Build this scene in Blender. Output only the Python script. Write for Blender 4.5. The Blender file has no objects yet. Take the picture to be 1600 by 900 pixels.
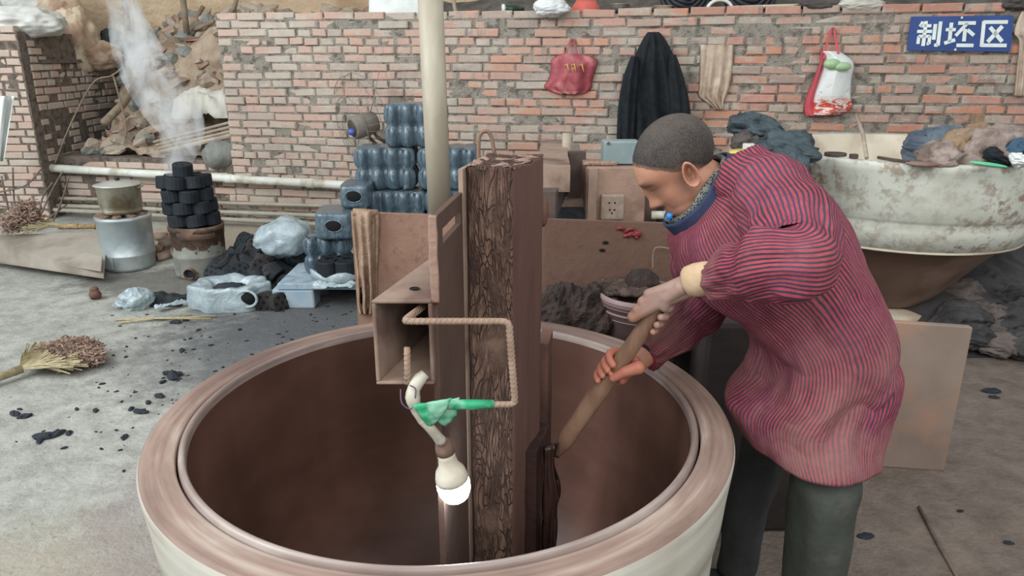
import bpy, math, random
import numpy as np
from mathutils import Vector, Matrix, noise
S = bpy.context.scene
COL = S.collection
random.seed(7)
PI = math.pi
# ---------------- camera, sky, lights, exposure ----------------
CAMZ, FPX = 1.5, 1150.0
PITCH = math.radians(17.5)
cd = bpy.data.cameras.new('camera'); cam = bpy.data.objects.new('camera', cd); COL.objects.link(cam)
cam.location = (0, 0, CAMZ); cam.rotation_euler = (PI/2 - PITCH, 0, 0)
cd.sensor_width = 36; cd.lens = 36*FPX/1600; cd.clip_end = 200; cd.clip_start = .02
S.camera = cam
w = bpy.data.worlds.new('overcast_sky'); S.world = w; w.use_nodes = True
bg = w.node_tree.nodes['Background']; bg.inputs[0].default_value = (.84, .93, 1, 1); bg.inputs[1].default_value = .55
def area(name, loc, target, size, size_y, power, col):
    l = bpy.data.lights.new(name, 'AREA'); l.shape = 'RECTANGLE'; l.size = size; l.size_y = size_y; l.energy = power; l.color = col
    o = bpy.data.objects.new(name, l); COL.objects.link(o); o.location = loc
    o.rotation_euler = (Vector(target)-Vector(loc)).to_track_quat('-Z', 'Y').to_euler()
    return o
area('daylight_opening_left', (-5.5, .5, 4.6), (-.8, 4.5, .6), 5, 4, 400, (.93, .98, 1))
area('daylight_opening_front', (1.0, -2.0, 4.2), (.8, 3.5, .8), 5, 3, 165, (1, .97, .92))
S.view_settings.view_transform = 'Standard'; S.view_settings.look = 'None'
S.view_settings.gamma = 1; S.view_settings.use_curve_mapping = False
S.view_settings.exposure = 0.35
try: S.cycles.volume_bounces = 4
except Exception: pass
# ---------------- placing helpers ----------------
cp, sp = math.cos(PITCH), math.sin(PITCH)
def ray(px, py):
    a, b = (px-800)/FPX, (py-450)/FPX
    return Vector((a, cp - b*sp, -sp - b*cp))
def at(px, py, Y):
    d = ray(px, py); t = Y/d.y
    return Vector((d.x*t, Y, CAMZ + d.z*t))
def atz(px, py, z):
    d = ray(px, py); t = (z-CAMZ)/d.z
    return Vector((d.x*t, d.y*t, z))
WTH = math.radians(12); WO = Vector((-1.77, 6.07, 0))      # brick wall line
WU = Vector((math.cos(WTH), -math.sin(WTH), 0)); WN = Vector((-math.sin(WTH), -math.cos(WTH), 0))
def atw(px, py, off=0.0):
    d = ray(px, py); c = Vector((0, 0, CAMZ)); t = ((WO + WN*off - c).dot(WN))/d.dot(WN)
    return c + d*t
def fz(Y, z): return CAMZ-Y*math.tan(math.atan((CAMZ-z)/Y)+math.radians(.44))
def nz(p, s=1.0, seed=0.0):
    return noise.noise(Vector((p[0]*s+seed, p[1]*s+seed*1.7, p[2]*s-seed)))
# ---------------- object helpers ----------------
def tag(o, label=None, cat=None, group=None, kind=None):
    for k, v in (('label', label), ('category', cat), ('group', group), ('kind', kind)):
        if v: o[k] = v
    return o
def empty(name, loc, rz=0, label=None, cat=None, group=None):
    o = bpy.data.objects.new(name, None); COL.objects.link(o); o.location = loc; o.rotation_euler = (0, 0, rz)
    o.empty_display_size = .05
    return tag(o, label, cat, group)
def link(name, me, mat=None, parent=None, smooth=False):
    if mat:
        for m in (mat if isinstance(mat, (list, tuple)) else [mat]): me.materials.append(m)
    if smooth:
        me.polygons.foreach_set('use_smooth', [True]*len(me.polygons))
    o = bpy.data.objects.new(name, me); COL.objects.link(o)
    if parent: setp(o, parent)
    return o
def world(o):
    m = o.matrix_basis.copy(); p = o.parent
    while p: m = p.matrix_basis @ m; p = p.parent
    return m
def setp(o, parent):
    o.parent = parent; o.matrix_basis = world(parent).inverted() @ o.matrix_basis
    return o
def bev(o, wd, seg=2):
    m = o.modifiers.new('bevel', 'BEVEL'); m.width = wd; m.segments = seg; m.limit_method = 'ANGLE'; m.angle_limit = .6
    return o
def solid(o, t, off=0):
    m = o.modifiers.new('solid', 'SOLIDIFY'); m.thickness = t; m.offset = off
    return o
def subd(o, n=1):
    m = o.modifiers.new('sub', 'SUBSURF'); m.levels = n; m.render_levels = n
    return o
class MB:
    def __init__(s): s.v = []; s.f = []; s.uv = []; s.mi = []
    def add(s, vs, fs, uvs=None, mi=0):
        n = len(s.v); s.v += [tuple(v) for v in vs]
        for k, f in enumerate(fs):
            s.f.append([i+n for i in f]); s.mi.append(mi)
            s.uv.append(uvs[k] if uvs else [(0, 0)]*len(f))
        return s
    def box(s, c, size, R=None, mi=0, taper=1.0):
        x, y, z = size[0]/2, size[1]/2, size[2]/2; vs = []
        for dz, t in ((-z, 1), (z, taper)):
            for dx, dy in ((-x, -y), (x, -y), (x, y), (-x, y)):
                p = Vector((dx*t, dy*t, dz)); p = (R @ p) if R else p
                vs.append(p + Vector(c))
        return s.add(vs, [(0, 3, 2, 1), (4, 5, 6, 7), (0, 1, 5, 4), (1, 2, 6, 5), (2, 3, 7, 6), (3, 0, 4, 7)], mi=mi)
    def hexa(s, b4, t4, mi=0):      # four bottom points, four top points
        return s.add(list(b4)+list(t4), [(0, 3, 2, 1), (4, 5, 6, 7), (0, 1, 5, 4), (1, 2, 6, 5), (2, 3, 7, 6), (3, 0, 4, 7)], mi=mi)
    def surf(s, f, nu, nv, cu=False, cv=False, capv=False, mi=0):
        mu, mv = (nu if cu else nu+1), (nv if cv else nv+1)
        vs = [f(i/nu, j/nv) for j in range(mv) for i in range(mu)]; fs = []; uvs = []
        for j in range(nv):
            for i in range(nu):
                i2, j2 = (i+1) % mu, (j+1) % mv
                fs.append((j*mu+i, j*mu+i2, j2*mu+i2, j2*mu+i))
                uvs.append([(i/nu, j/nv), ((i+1)/nu, j/nv), ((i+1)/nu, (j+1)/nv), (i/nu, (j+1)/nv)])
        if capv and cu:
            fs.append(tuple(reversed(range(mu)))); uvs.append([(0, 0)]*mu)
            fs.append(tuple(range((mv-1)*mu, mv*mu))); uvs.append([(0, 0)]*mu)
        return s.add(vs, fs, uvs, mi)
    def tube(s, pts, r, seg=8, caps=True, mi=0, flat=1.0, closed=False):
        pts = [Vector(p) for p in pts]; n = len(pts); rr = r if isinstance(r, (list, tuple)) else [r]*n
        t0 = (pts[1]-pts[0]).normalized(); a = t0.orthogonal().normalized()
        if abs(t0.z) < .95: a = Vector((0, 0, 1)); a = (a - t0*a.dot(t0)).normalized()
        rings = []
        for i in range(n):
            if closed: t = (pts[(i+1) % n]-pts[i-1]).normalized()
            else: t = (pts[min(i+1, n-1)]-pts[max(i-1, 0)]).normalized()
            a = (a - t*a.dot(t)).normalized(); b = t.cross(a)
            rings.append([pts[i] + (a*math.cos(2*PI*k/seg)*flat + b*math.sin(2*PI*k/seg))*rr[i] for k in range(seg)])
        if closed: return s.surf(lambda u, v: rings[int(round(v*n)) % n][int(round(u*seg)) % seg], seg, n, cu=True, cv=True, mi=mi)
        return s.surf(lambda u, v: rings[int(round(v*(n-1)))][int(round(u*seg)) % seg], seg, n-1, cu=True, capv=caps, mi=mi)
    def lathe(s, prof, seg=32, c=(0, 0, 0), mi=0, cap=False, fn=None):
        n = len(prof)-1
        def f(u, v):
            r, z = prof[int(round(v*n))]; a = 2*PI*u
            p = Vector((c[0]+r*math.cos(a), c[1]+r*math.sin(a), c[2]+z))
            return fn(p, a) if fn else p
        return s.surf(f, seg, n, cu=True, capv=cap, mi=mi)
    def ball(s, c, r, n=12, fn=None, mi=0, R=None):
        r = Vector(r) if not isinstance(r, (int, float)) else Vector((r, r, r))
        def f(u, v):
            a, b = 2*PI*u, PI*(v-.5)*.9999
            d = Vector((math.cos(a)*math.cos(b), math.sin(a)*math.cos(b), math.sin(b)))
            q = Vector((d.x*r.x, d.y*r.y, d.z*r.z))
            if fn: q = q*(1+fn(d))
            if R: q = R @ q
            return q + Vector(c)
        return s.surf(f, n*2, n, cu=True, capv=False, mi=mi)
    def mesh(s, name):
        me = bpy.data.meshes.new(name); me.from_pydata(s.v, [], s.f)
        uv = me.uv_layers.new(name='UVMap'); flat = [c for q in s.uv for p in q for c in p]
        uv.data.foreach_set('uv', flat); me.polygons.foreach_set('material_index', s.mi); me.update()
        return me
    def build(s, name, mat, parent=None, smooth=False):
        return link(name, s.mesh(name), mat, parent, smooth)
def rotm(rx=0, ry=0, rz=0):
    return Matrix.Rotation(rz, 3, 'Z') @ Matrix.Rotation(ry, 3, 'Y') @ Matrix.Rotation(rx, 3, 'X')
def lerp(a, b, t): return a+(b-a)*t
def interp(rows, t):        # smooth interpolation of tuples, t in 0..1
    n = len(rows)-1; x = t*n; i = min(int(x), n-1); k = x-i
    p0, p1, p2, p3 = rows[max(i-1, 0)], rows[i], rows[i+1], rows[min(i+2, n)]
    return [.5*((2*b)+(-a+c)*k+(2*a-5*b+4*c-d)*k*k+(-a+3*b-3*c+d)*k**3) for a, b, c, d in zip(p0, p1, p2, p3)]
def smooth_path(pts, n):
    return [Vector(interp([tuple(p) for p in pts], i/n)) for i in range(n+1)]
def copy_tree(o, parent=None, loc=None, rz=None, label=None):
    c = o.copy(); COL.objects.link(c)
    if parent: c.parent = parent
    if loc is not None: c.location = loc
    if rz is not None: c.rotation_euler = (0, 0, rz)
    if label: c['label'] = label
    for ch in list(o.children): copy_tree(ch, c)
    return c
# ---------------- materials ----------------
def lin(c): return tuple(((x/12.92) if x <= .04045 else ((x+.055)/1.055)**2.4) for x in c)
def rgb(h): return lin((int(h[0:2], 16)/255, int(h[2:4], 16)/255, int(h[4:6], 16)/255))
class NT:
    def __init__(s, name):
        s.m = bpy.data.materials.new(name); s.m.use_nodes = True; s.t = s.m.node_tree
        s.b = s.t.nodes['Principled BSDF']
    def n(s, typ, **kw):
        nd = s.t.nodes.new(typ)
        for k, v in kw.items():
            if k.startswith('i_'):
                key = k[2:]; key = int(key) if key.isdigit() else key
                if isinstance(v, bpy.types.NodeSocket): s.t.links.new(v, nd.inputs[key])
                else: nd.inputs[key].default_value = v
            else: setattr(nd, k, v)
        return nd
    def L(s, a, b): s.t.links.new(a, b)
    def coord(s, which='Object', scale=None):
        o = s.n('ShaderNodeTexCoord').outputs[which]
        if scale: o = s.n('ShaderNodeMapping', i_0=o, i_3=scale).outputs[0]
        return o
    def noise(s, vec, scale, detail=4, rough=.55, dist=0):
        nd = s.n('ShaderNodeTexNoise', i_Scale=scale, i_Detail=detail, i_Roughness=rough, i_Distortion=dist); s.L(vec, nd.inputs['Vector'])
        return nd.outputs['Fac']
    def ramp(s, fac, stops):
        r = s.n('ShaderNodeValToRGB'); s.L(fac, r.inputs[0]); e = r.color_ramp.elements
        while len(e) < len(stops): e.new(.5)
        for i, (p, c) in enumerate(stops):
            e[i].position = p; e[i].color = (c, c, c, 1) if isinstance(c, (int, float)) else (*c[:3], 1)
        return r.outputs[0]
    def mix(s, fac, a, b, typ='MIX'):
        nd = s.n('ShaderNodeMix', data_type='RGBA', blend_type=typ)
        for k, v in ((0, fac), (6, a), (7, b)):
            if isinstance(v, bpy.types.NodeSocket): s.L(v, nd.inputs[k])
            else: nd.inputs[k].default_value = v if k == 0 else (*v[:3], 1)
        return nd.outputs[2]
    def math(s, op, a, b=0, c=None):
        nd = s.n('ShaderNodeMath', operation=op)
        for k, v in ((0, a), (1, b), (2, c)):
            if v is None: continue
            if isinstance(v, bpy.types.NodeSocket): s.L(v, nd.inputs[k])
            else: nd.inputs[k].default_value = v
        return nd.outputs[0]
    def color(s, c):
        if isinstance(c, bpy.types.NodeSocket): s.L(c, s.b.inputs['Base Color'])
        else: s.b.inputs['Base Color'].default_value = (*c, 1)
    def bump(s, h, strength=.4, dist=.01):
        nd = s.n('ShaderNodeBump', i_Strength=strength, i_Distance=dist); s.L(h, nd.inputs['Height']); s.L(nd.outputs[0], s.b.inputs['Normal'])
    def done(s, rough=.8, metal=0, spec=.5):
        if isinstance(rough, bpy.types.NodeSocket): s.L(rough, s.b.inputs['Roughness'])
        else: s.b.inputs['Roughness'].default_value = rough
        s.b.inputs['Metallic'].default_value = metal; s.b.inputs['Specular IOR Level'].default_value = spec
        return s.m
def M(name, c1, c2=None, scale=6, rough=.8, bump=.3, bd=.004, metal=0, spec=.4, c3=None, s3=2, fine=5, where='Object', stretch=None, dust=None, lo=.35, hi=.65):
    t = NT(name); co = t.coord(where, stretch)
    f = t.noise(co, scale, 6); c2 = c2 or c1
    c = t.mix(t.ramp(f, [(lo, 0.), (hi, 1.)]), rgb(c1), rgb(c2))
    if c3: c = t.mix(t.ramp(t.noise(co, s3, 5), [(.5, 0.), (.62, 1.)]), c, rgb(c3))
    t.color(c)
    if bump: t.bump(t.noise(co, scale*fine, 6), bump, bd)
    return t.done(rough, metal, spec)
# ---------------- shared materials ----------------
def mat_brick(name, pale):
    t = NT(name); P = t.n('ShaderNodeNewGeometry').outputs['Position']
    r = t.n('ShaderNodeAttribute', attribute_name='rnd').outputs['Fac']
    a = t.ramp(r, [(0, rgb('B07E70')), (.2, rgb('BE8474')), (.34, rgb('A89A8B')), (.46, rgb('AE7462')), (.60, rgb('C47C5C')), (.72, rgb('A3887C')), (.86, rgb('887A74')), (1, rgb('C97F68'))])
    a = t.mix(t.ramp(t.noise(P, 30, 3), [(.4, 0.), (.8, .6)]), a, rgb('8A6A5E'))
    # side-face spots of burnt bricks
    st = t.math('GREATER_THAN', r, .80)
    sp_ = t.ramp(t.noise(t.n('ShaderNodeMapping', i_0=P, i_3=(20, 20, 5)).outputs[0], 1, 1), [(.5, 0.), (.58, .75)])
    a = t.mix(t.math('MULTIPLY', st, sp_), a, rgb('6A605C'))
    cem = t.ramp(t.noise(t.n('ShaderNodeMapping', i_0=P, i_3=(1, 1, 3.2)).outputs[0], 2.6, 7, .7), [(.49, 0.), (.57, .9)])
    a = t.mix(cem, a, t.mix(t.ramp(t.noise(P, 14, 5), [(.35, 0.), (.65, 1.)]), rgb('8D897F'), rgb('B0AB9E')))
    sx = t.n('ShaderNodeSeparateXYZ'); t.L(P, sx.inputs[0])
    g = t.ramp(t.math('MULTIPLY_ADD', sx.outputs[0], .16, .5), [(0.05, pale), (.8, pale*.25)])
    a = t.mix(g, a, rgb('C4B6A8'))
    a = t.mix(t.ramp(t.noise(P, 70, 3), [(.6, 0.), (.75, .5)]), a, rgb('6E6058'))
    t.color(a); t.bump(t.noise(P, 45, 5), .5, .006)
    return t.done(.92, 0, .2)
m_brick = mat_brick('brick', .68)
m_mortar = M('mortar', '8E867B', 'A39B8F', 16, .95, 1, .02, c3='6E665D', s3=18)
m_mortar_dark = M('mortar_dark', '877B70', '71655B', 16, .95, 1, .02, c3='5C534B', s3=18)
m_earth = M('tan_earth', 'B8A084', 'C9B496', 3, .95, .7, .03, c3='A58B6E', s3=1.3)
m_rubble = M('rubble_earth', 'A08B76', 'B6A48E', 7, .95, 1, .03, c3='86725F', s3=3)
m_stone = M('rubble_stone', 'A69888', '8F8071', 7, .95, .6, .008, c3='B5A795', s3=4)
m_brickbit = M('broken_brick', '9C8070', '8C7263', 9, .95, .6, .008, c3='A89A8B', s3=5)
m_slate = M('grey_stone', '73756F', '8C8D86', 9, .9, .6, .01)
m_pvc = M('white_pipe', 'D9DAD0', 'C6C6BA', 5, .5, .1, .002, c3='AFA895', s3=6)
m_conduit = M('thin_pipe', 'A9A596', '928C7C', 5, .6, .1, .002)
m_rust = M('rusty_steel', '6E5648', '8A6E5C', 9, .85, .5, .003, c3='54433B', s3=6)
m_wire = M('rusty_wire', '5E5149', '7A6A5E', 20, .8, .2, .001)
m_ply = M('dusty_plywood', '958D81', 'A39A8D', 4, .9, .3, .003, c3='7E7468', s3=2)
m_coal = M('coal', '1C2128', '2A3038', 14, .8, .7, .004)
m_coal2 = M('coal_dust', '22262A', '35383A', 14, .95, .7, .006)
m_clayw = M('clay_coated_wood', '5D4139', '70503F', 5, .92, .8, .006, c3='4A332E', s3=2.2)
m_claydry = M('dried_clay', '8C7163', '9F8474', 12, .95, .7, .004, c3='7A5D50', s3=4)
m_claysteel = M('clay_dusted_steel', '8B7567', '9B8576', 10, .85, .5, .002, c3='6B554B', s3=5)
m_clay = M('brown_clay', '5E4138', '4A332C', 6, .5, .6, .006)
m_darkclay = M('dark_clay_lumps', '2A201D', '42342E', 16, .85, 1, .01)
m_black = M('black_cloth', '14181C', '1F262B', 20, .95, .5, .003)
m_white = M('white_plastic', 'E4E6E2', 'CFD3D0', 4, .4, .1, .002)
m_rubber = M('black_rubber', '24272B', '1B1D20', 8, .55, .2, .002)
# ---------------- floor ----------------
def bank(x, y):
    d = (WO-Vector((x, y, 0))).dot(WN)*-1.0     # distance in front of the wall line
    d = -d if d < 0 else d
    s = (Vector((x, y, 0))-WO).dot(WN)
    t = max(0., min(1., (1.15-s)/1.0)); t = t*t*(3-2*t)
    k = max(0., min(1., (.9-x)/.6))
    return .14*t*k
def floorz(x, y):
    p = (x, y, 0)
    return bank(x, y) + .007*nz(p, 1.3) + .003*nz(p, 6)
def m_floor():
    t = NT('concrete_floor'); P = t.n('ShaderNodeNewGeometry').outputs['Position']
    n1 = t.noise(P, 1.1, 8, .62); n2 = t.noise(P, 9, 8, .65); n3 = t.noise(P, 45, 4, .6)
    a = t.mix(t.ramp(n1, [(.35, 0.), (.65, 1.)]), rgb('989890'), rgb('AFAEA6'))
    a = t.mix(t.ramp(n2, [(.42, 0.), (.7, .8)]), a, rgb('7A7770'))
    sx = t.n('ShaderNodeSeparateXYZ'); t.L(P, sx.inputs[0]); X, Y = sx.outputs[0], sx.outputs[1]
    def blob(cx, cy, rx, ry, amt, lo=.45, hi=.62):
        dx = t.math('DIVIDE', t.math('SUBTRACT', X, cx), rx); dy = t.math('DIVIDE', t.math('SUBTRACT', Y, cy), ry)
        d = t.math('SQRT', t.math('ADD', t.math('MULTIPLY', dx, dx), t.math('MULTIPLY', dy, dy)))
        v = t.math('ADD', t.math('MULTIPLY', t.math('SUBTRACT', 1, d), .6), t.math('MULTIPLY', t.math('ADD', n1, n2), .35))
        return t.math('MULTIPLY', t.ramp(v, [(lo, 0.), (hi, 1.)]), amt)
    # darker brown on the right hand side, beige at the near left
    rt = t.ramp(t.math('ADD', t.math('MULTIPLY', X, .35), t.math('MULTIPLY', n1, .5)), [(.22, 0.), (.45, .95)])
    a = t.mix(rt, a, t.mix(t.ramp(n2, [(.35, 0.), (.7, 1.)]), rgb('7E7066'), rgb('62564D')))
    a = t.mix(blob(-1.55, 1.5, 1.1, .9, .75), a, rgb('9B9282'))
    a = t.mix(blob(-1.1, 2.2, .5, .6, .5), a, rgb('8A7E7C'))
    a = t.mix(blob(-1.0, 4.15, 1.7, .9, .85, .5, .75), a, rgb('4A4B4D'))
    a = t.mix(blob(-1.2, 3.7, 1.2, 1.0, .85, .42, .75), a, rgb('57585A'))
    a = t.mix(blob(-2.2, 4.9, 1.2, .5, .75), a, rgb('5A554F'))
    a = t.mix(blob(-2.2, 5.7, 2.4, .55, .8), a, rgb('A0917F'))
    a = t.mix(blob(.9, 1.4, .5, .6, .6, .45, .8), a, rgb('6B5B4F'))
    a = t.mix(t.ramp(n3, [(.62, 0.), (.72, .6)]), a, rgb('55514D'))
    t.color(a); t.bump(t.math('ADD', n2, t.math('MULTIPLY', n3, .5)), .7, .02)
    return t.done(.88, 0, .3)
nx, ny = 190, 120
fl = MB().surf(lambda u, v: (lambda x, y: Vector((x, y, floorz(x, y))))(lerp(-11, 8, u), lerp(-1.5, 9.5, v)), nx, ny)
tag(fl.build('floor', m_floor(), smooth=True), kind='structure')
# ---------------- bricks ----------------
def brick_mesh(w, h, d, rnd, seed):
    rs = random.Random(seed); mb = MB(); x, y, z = w/2, d/2, h/2; c = .006
    j = lambda s=.003: rs.uniform(-s, s)
    # back ring, front outer ring, front inner ring (chamfered)
    back = [(-x, y, -z), (x, y, -z), (x, y, z), (-x, y, z)]
    f1 = [(-x+j(), -y+c, -z+j()), (x+j(), -y+c, -z+j()), (x+j(), -y+c, z+j()), (-x+j(), -y+c, z+j())]
    cc = [c+abs(j(.007)) for _ in range(4)]
    f2 = [(-x+cc[0], -y+j(.002), -z+c), (x-cc[1], -y+j(.002), -z+c), (x-cc[2], -y+j(.002), z-c), (-x+cc[3], -y+j(.002), z-c)]
    mb.add(back+f1+f2, [(8, 9, 10, 11), (0, 3, 2, 1)] + [(i, (i+1) % 4, 4+(i+1) % 4, 4+i) for i in range(4)] + [(4+i, 4+(i+1) % 4, 8+(i+1) % 4, 8+i) for i in range(4)])
    me = mb.mesh('brick'); me.materials.append(m_brick)
    a = me.attributes.new('rnd', 'FLOAT', 'POINT'); a.data.foreach_set('value', [rnd]*12)
    return me
BR = {}
for wk, wd in (('h', .113), ('s', .236), ('q', .17)):
    BR[wk] = [brick_mesh(wd, .053, .07, (i+.5)/16, i*7+len(wk)+int(wd*1000)) for i in range(16)]
def brick_courses(x0, x1, z0, z1, rs, pat=None):
    out = []; z = z0+.0265; k = 0; WD = {'h': .113, 's': .236, 'q': .17}
    while z < z1:
        x = x0+rs.uniform(-.004, .006); first = True
        kind = rs.choice('hhs') if k % 2 == 0 else rs.choice('hss')
        while x < x1:
            q = kind if rs.random() > .16 else rs.choice('hsq')
            if first: q = 'h' if k % 2 else 'q'; first = False
            wd = WD[q]; sx_ = 1.0
            if x1-x < .05: break
            if x+wd > x1-.04: sx_ = (x1-x)/wd; wd = x1-x
            out.append((q, x+wd/2, z+rs.uniform(-.004, .003)+.006*math.sin(x*1.3+z*5)+.004*nz((x, z, 0), 2.2), rs.randrange(16), rs.uniform(-.012, .014), rs.uniform(-.035, .035), sx_*rs.uniform(.95, 1.01)))
            x += wd+.011+rs.uniform(-.002, .004)
        z += .063; k += 1
    return out
def lay(parent, blist, keep, score=None, hide=None, name='brick'):
    """blist in the parent's local frame, face towards -y; the `keep` best become parts"""
    if score: blist = sorted(blist, key=score)
    parts, rest = blist[:keep], blist[keep:]
    for q, x, z, i, dy, ry, sx_ in parts:
        o = bpy.data.objects.new(name, BR[q][i]); COL.objects.link(o); o.parent = parent
        o.location = (x, .026+dy*.8, z); o.rotation_euler = (0, ry*.5, ry); o.scale = (sx_, 1, 1)
    if rest:
        mb = MB(); rn = []
        for q, x, z, i, dy, ry, sx_ in rest:
            me = BR[q][i]; R = rotm(0, ry*.5, ry)
            mb.add([R @ Vector((v.co.x*sx_, v.co.y, v.co.z)) + Vector((x, .026+dy*.8, z)) for v in me.vertices], [tuple(p.vertices) for p in me.polygons]); rn += [(i+.5)/16]*12
        me = mb.mesh('brickwork'); a = me.attributes.new('rnd', 'FLOAT', 'POINT'); a.data.foreach_set('value', rn)
        me.materials.append(m_brick); o = bpy.data.objects.new('brickwork', me); COL.objects.link(o); o.parent = parent; o['kind'] = 'stuff'
def wall(name, O, rz, x0, x1, z0, z1, depth, mat):
    e = MB().box(((x0+x1)/2, depth/2, (z0+z1)/2), (x1-x0, depth, z1-z0)).build(name, mat)
    e.location = O; e.rotation_euler = (0, 0, rz); tag(e, kind='structure'); return e
rs = random.Random(3)
WL = (atw(352, 150)-WO).dot(WU)         # left end of the brick wall along its line
WTOP = 1.795
wb = wall('wall_back', WO, -WTH, WL, 7.8, -.05, WTOP-.01, .26, m_mortar)
bl = brick_courses(WL, 7.8, .0, WTOP+.02, rs)
bl = [b for b in bl if not (b[2] > WTOP-.05 and b[1] < -.55) and not (b[2] > WTOP-.11 and b[1] < -1.05 and rs.random() < .9)]
def wpx(b):
    p = WO+WU*b[1]+Vector((0, 0, b[2]-CAMZ)); de = p.y*cp - p.z*sp
    return 800+FPX*p.x/de, 450-FPX*(p.y*sp+p.z*cp)/de
def wscore(b):
    px, py = wpx(b); bad = 0
    if px > 1600 or py > 360 or px < 340: bad = 9
    if px > 1200 and py > 210 or (965 < px < 1080 and py > 60) or (px > 880 and py > 235): bad = 9
    return bad - b[1]
lay(wb, bl, 300, wscore)
# low retaining wall to the left, below the rubble
wl = wall('wall_low', WO, -WTH, -4.6, WL+.0, -.05, .66, .24, m_mortar_dark)
bl2 = brick_courses(-4.6, WL, .0, .655, rs)
bl2 = [b for b in bl2 if rs.random() > .06]
lay(wl, bl2, 290, lambda b: -b[2]+(9 if b[1] < -2.9 else 0))
# pier at the left: end face and the long side that runs back
PX = at(40, 150, 6.25); px1 = PX.x-.02
wp = wall('wall_left', Vector((px1, 6.32, 0)), 0, -1.0, 0, 0, 1.69, .8, m_mortar_dark)
lay(wp, brick_courses(-1.0, -.01, .1, 1.72, rs), 200)
wp.name = 'wall_left'
ws = wall('wall_side', Vector((px1-.004, 6.32, 0)), PI/2, .03, 2.2, 0, 1.45, .5, m_mortar_dark)
bs = brick_courses(.10, 2.1, .62, 1.72, rs); bs = [b for b in bs if b[2] < 1.74-b[1]*.9 or b[2] < 1.42]
lay(ws, bs, 290)
# earth bank face and tan plaster far behind
wr = MB().surf(lambda u, v: Vector((lerp(-12, 10, u), 8.6-1.1*v+.14*nz((u*16, v*3, 0), 1.5)+.05*nz((u*16, v*3, 0), 6), lerp(-.1, 5, v))), 120, 40).build('wall_rear', m_earth, smooth=True)
tag(wr, kind='structure')
# concrete lintel in the alcove
tag(MB().box((px1-.2, 7.5, 1.455), (.46, 1.9, .03)).build('trim_1', m_mortar_dark), kind='structure')
# rubble heap
def heapz(x, y):
    u = (Vector((x, y, 0))-WO).dot(WU)      # along wall
    cl = lambda q: max(0., min(1., q))
    g_ = interp([(.63,), (.66,), (.86,), (1.28,), (1.58,), (1.66,), (1.70,)], cl((y-6.2)/2.4))[0]
    base = min(1.86, g_+.5*max(0, x+3.8)*cl((y-6.3)/1.0))
    s = (Vector((x, y, 0))-WO).dot(WN)
    if s > -.3 and u > WL-.1: base = min(base, WTOP-.04)
    return base + .05*nz((x, y, 0), 3.1) + .05*nz((x, y, 0), 9) + .02*nz((x, y, 0), 22)
def heap(u, v):
    x = lerp(-3.75, 2.4, u); y0 = WO.y-(x-WO.x)*math.tan(WTH)+.1; y = lerp(y0, 8.3, v)
    return Vector((x, y, heapz(x, y)))
h = MB().surf(heap, 230, 80).build('rubble_heap', m_rubble)
tag(h, 'tan heap of loose earth and rubble sloping behind the brick wall', 'rubble', kind='stuff')
def rock(name, loc, r, mat, seed, R=None, n=5, jag=.35):
    return MB().ball((0, 0, 0), r, n, fn=lambda d: jag*nz(d, 1.3, seed*3.7)+.12*nz(d, 4, seed), R=R)
rk = []
for i in range(10):
    rk.append(rock('s', 0, (.07+.02*(i % 3), .05, .032+.006*(i % 4)), None, i, n=5).mesh('rubble_stone')); rk[-1].materials.append(m_stone if i % 3 else m_slate)
bb = []
for i in range(6):
    mb = MB().box((0, 0, 0), (.08+.02*(i % 3), .07, .045)); mb.v = [tuple(Vector(v)+Vector((nz(v, 30, i), nz(v, 30, i+5), nz(v, 30, i+9)))*.03) for v in mb.v]
    bb.append(mb.mesh('broken_brick')); bb[-1].materials.append(m_brickbit)
for i in range(260):
    x = rs.uniform(-3.75, -2.2) if i < 215 else rs.uniform(-2.6, -.3); y = WO.y-(x-WO.x)*math.tan(WTH)+.12+rs.random()**1.2*1.6
    if x < px1+.1: continue
    isb = rs.random() < .35
    o = bpy.data.objects.new('broken_brick' if isb else 'rubble_stone', rs.choice(bb if isb else rk)); COL.objects.link(o)
    k = rs.uniform(.6, 1.5); o.scale = (k, k, k)
    o.location = (x, y, heapz(x, y)+.02*k); o.rotation_euler = (rs.uniform(-.6, .6), rs.uniform(-.6, .6), rs.uniform(0, 6))
    if isb: tag(o, 'broken brick lying on the tan rubble slope behind the wall', 'brick', 'broken bricks on the rubble slope')
    else: tag(o, 'rough tan stone lying on the rubble slope behind the wall', 'stone', 'stones on the rubble slope')
b = rock('', 0, 0, None, 0) if False else MB().ball((0, 0, 0), (.14, .1, .13), 12, fn=lambda d: .25*nz(d, 1.5, 4)+.06*nz(d, 5, 2)).build('boulder', m_slate, smooth=True)
b.location = atw(343, 243, -.02)+Vector((0, 0, .01)); tag(b, 'grey angular boulder beside the brick wall end above the pipe', 'stone')
# ---------------- pipes along the wall ----------------
def pipe_on_wall(p0, p1, off, r, name, mat, label, cat, couplings=(), group=None, cn='coupling'):
    a, b = atw(*p0, off), atw(*p1, off)
    o = MB().tube([lerp(a, b, k/12)+Vector((0, 0, .006*nz((k, r*99, 0), .7))) for k in range(13)], r, 20).build(name, mat, smooth=True)
    tag(o, label, cat, group)
    for k in couplings:
        c = lerp(a, b, k); d = (b-a).normalized()
        MB().tube([c-d*.035, c-d*.03, c+d*.03, c+d*.035], [r*1.02, r*1.13, r*1.13, r*1.02], 20).build(cn, mat, o, True)
    return o
pipe_on_wall((8, 259), (620, 294), .10, .034, 'drain_pipe', m_pvc, 'long white plastic drain pipe running along the low brick wall', 'pipe', (.06, .52, .6, .8))
pipe_on_wall((-60, 306), (640, 325), .07, .016, 'water_pipe', m_conduit, 'uppermost of the three thin pipes below the white drain pipe', 'pipe', (.3, .7), 'thin pipes along the wall foot')
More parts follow.
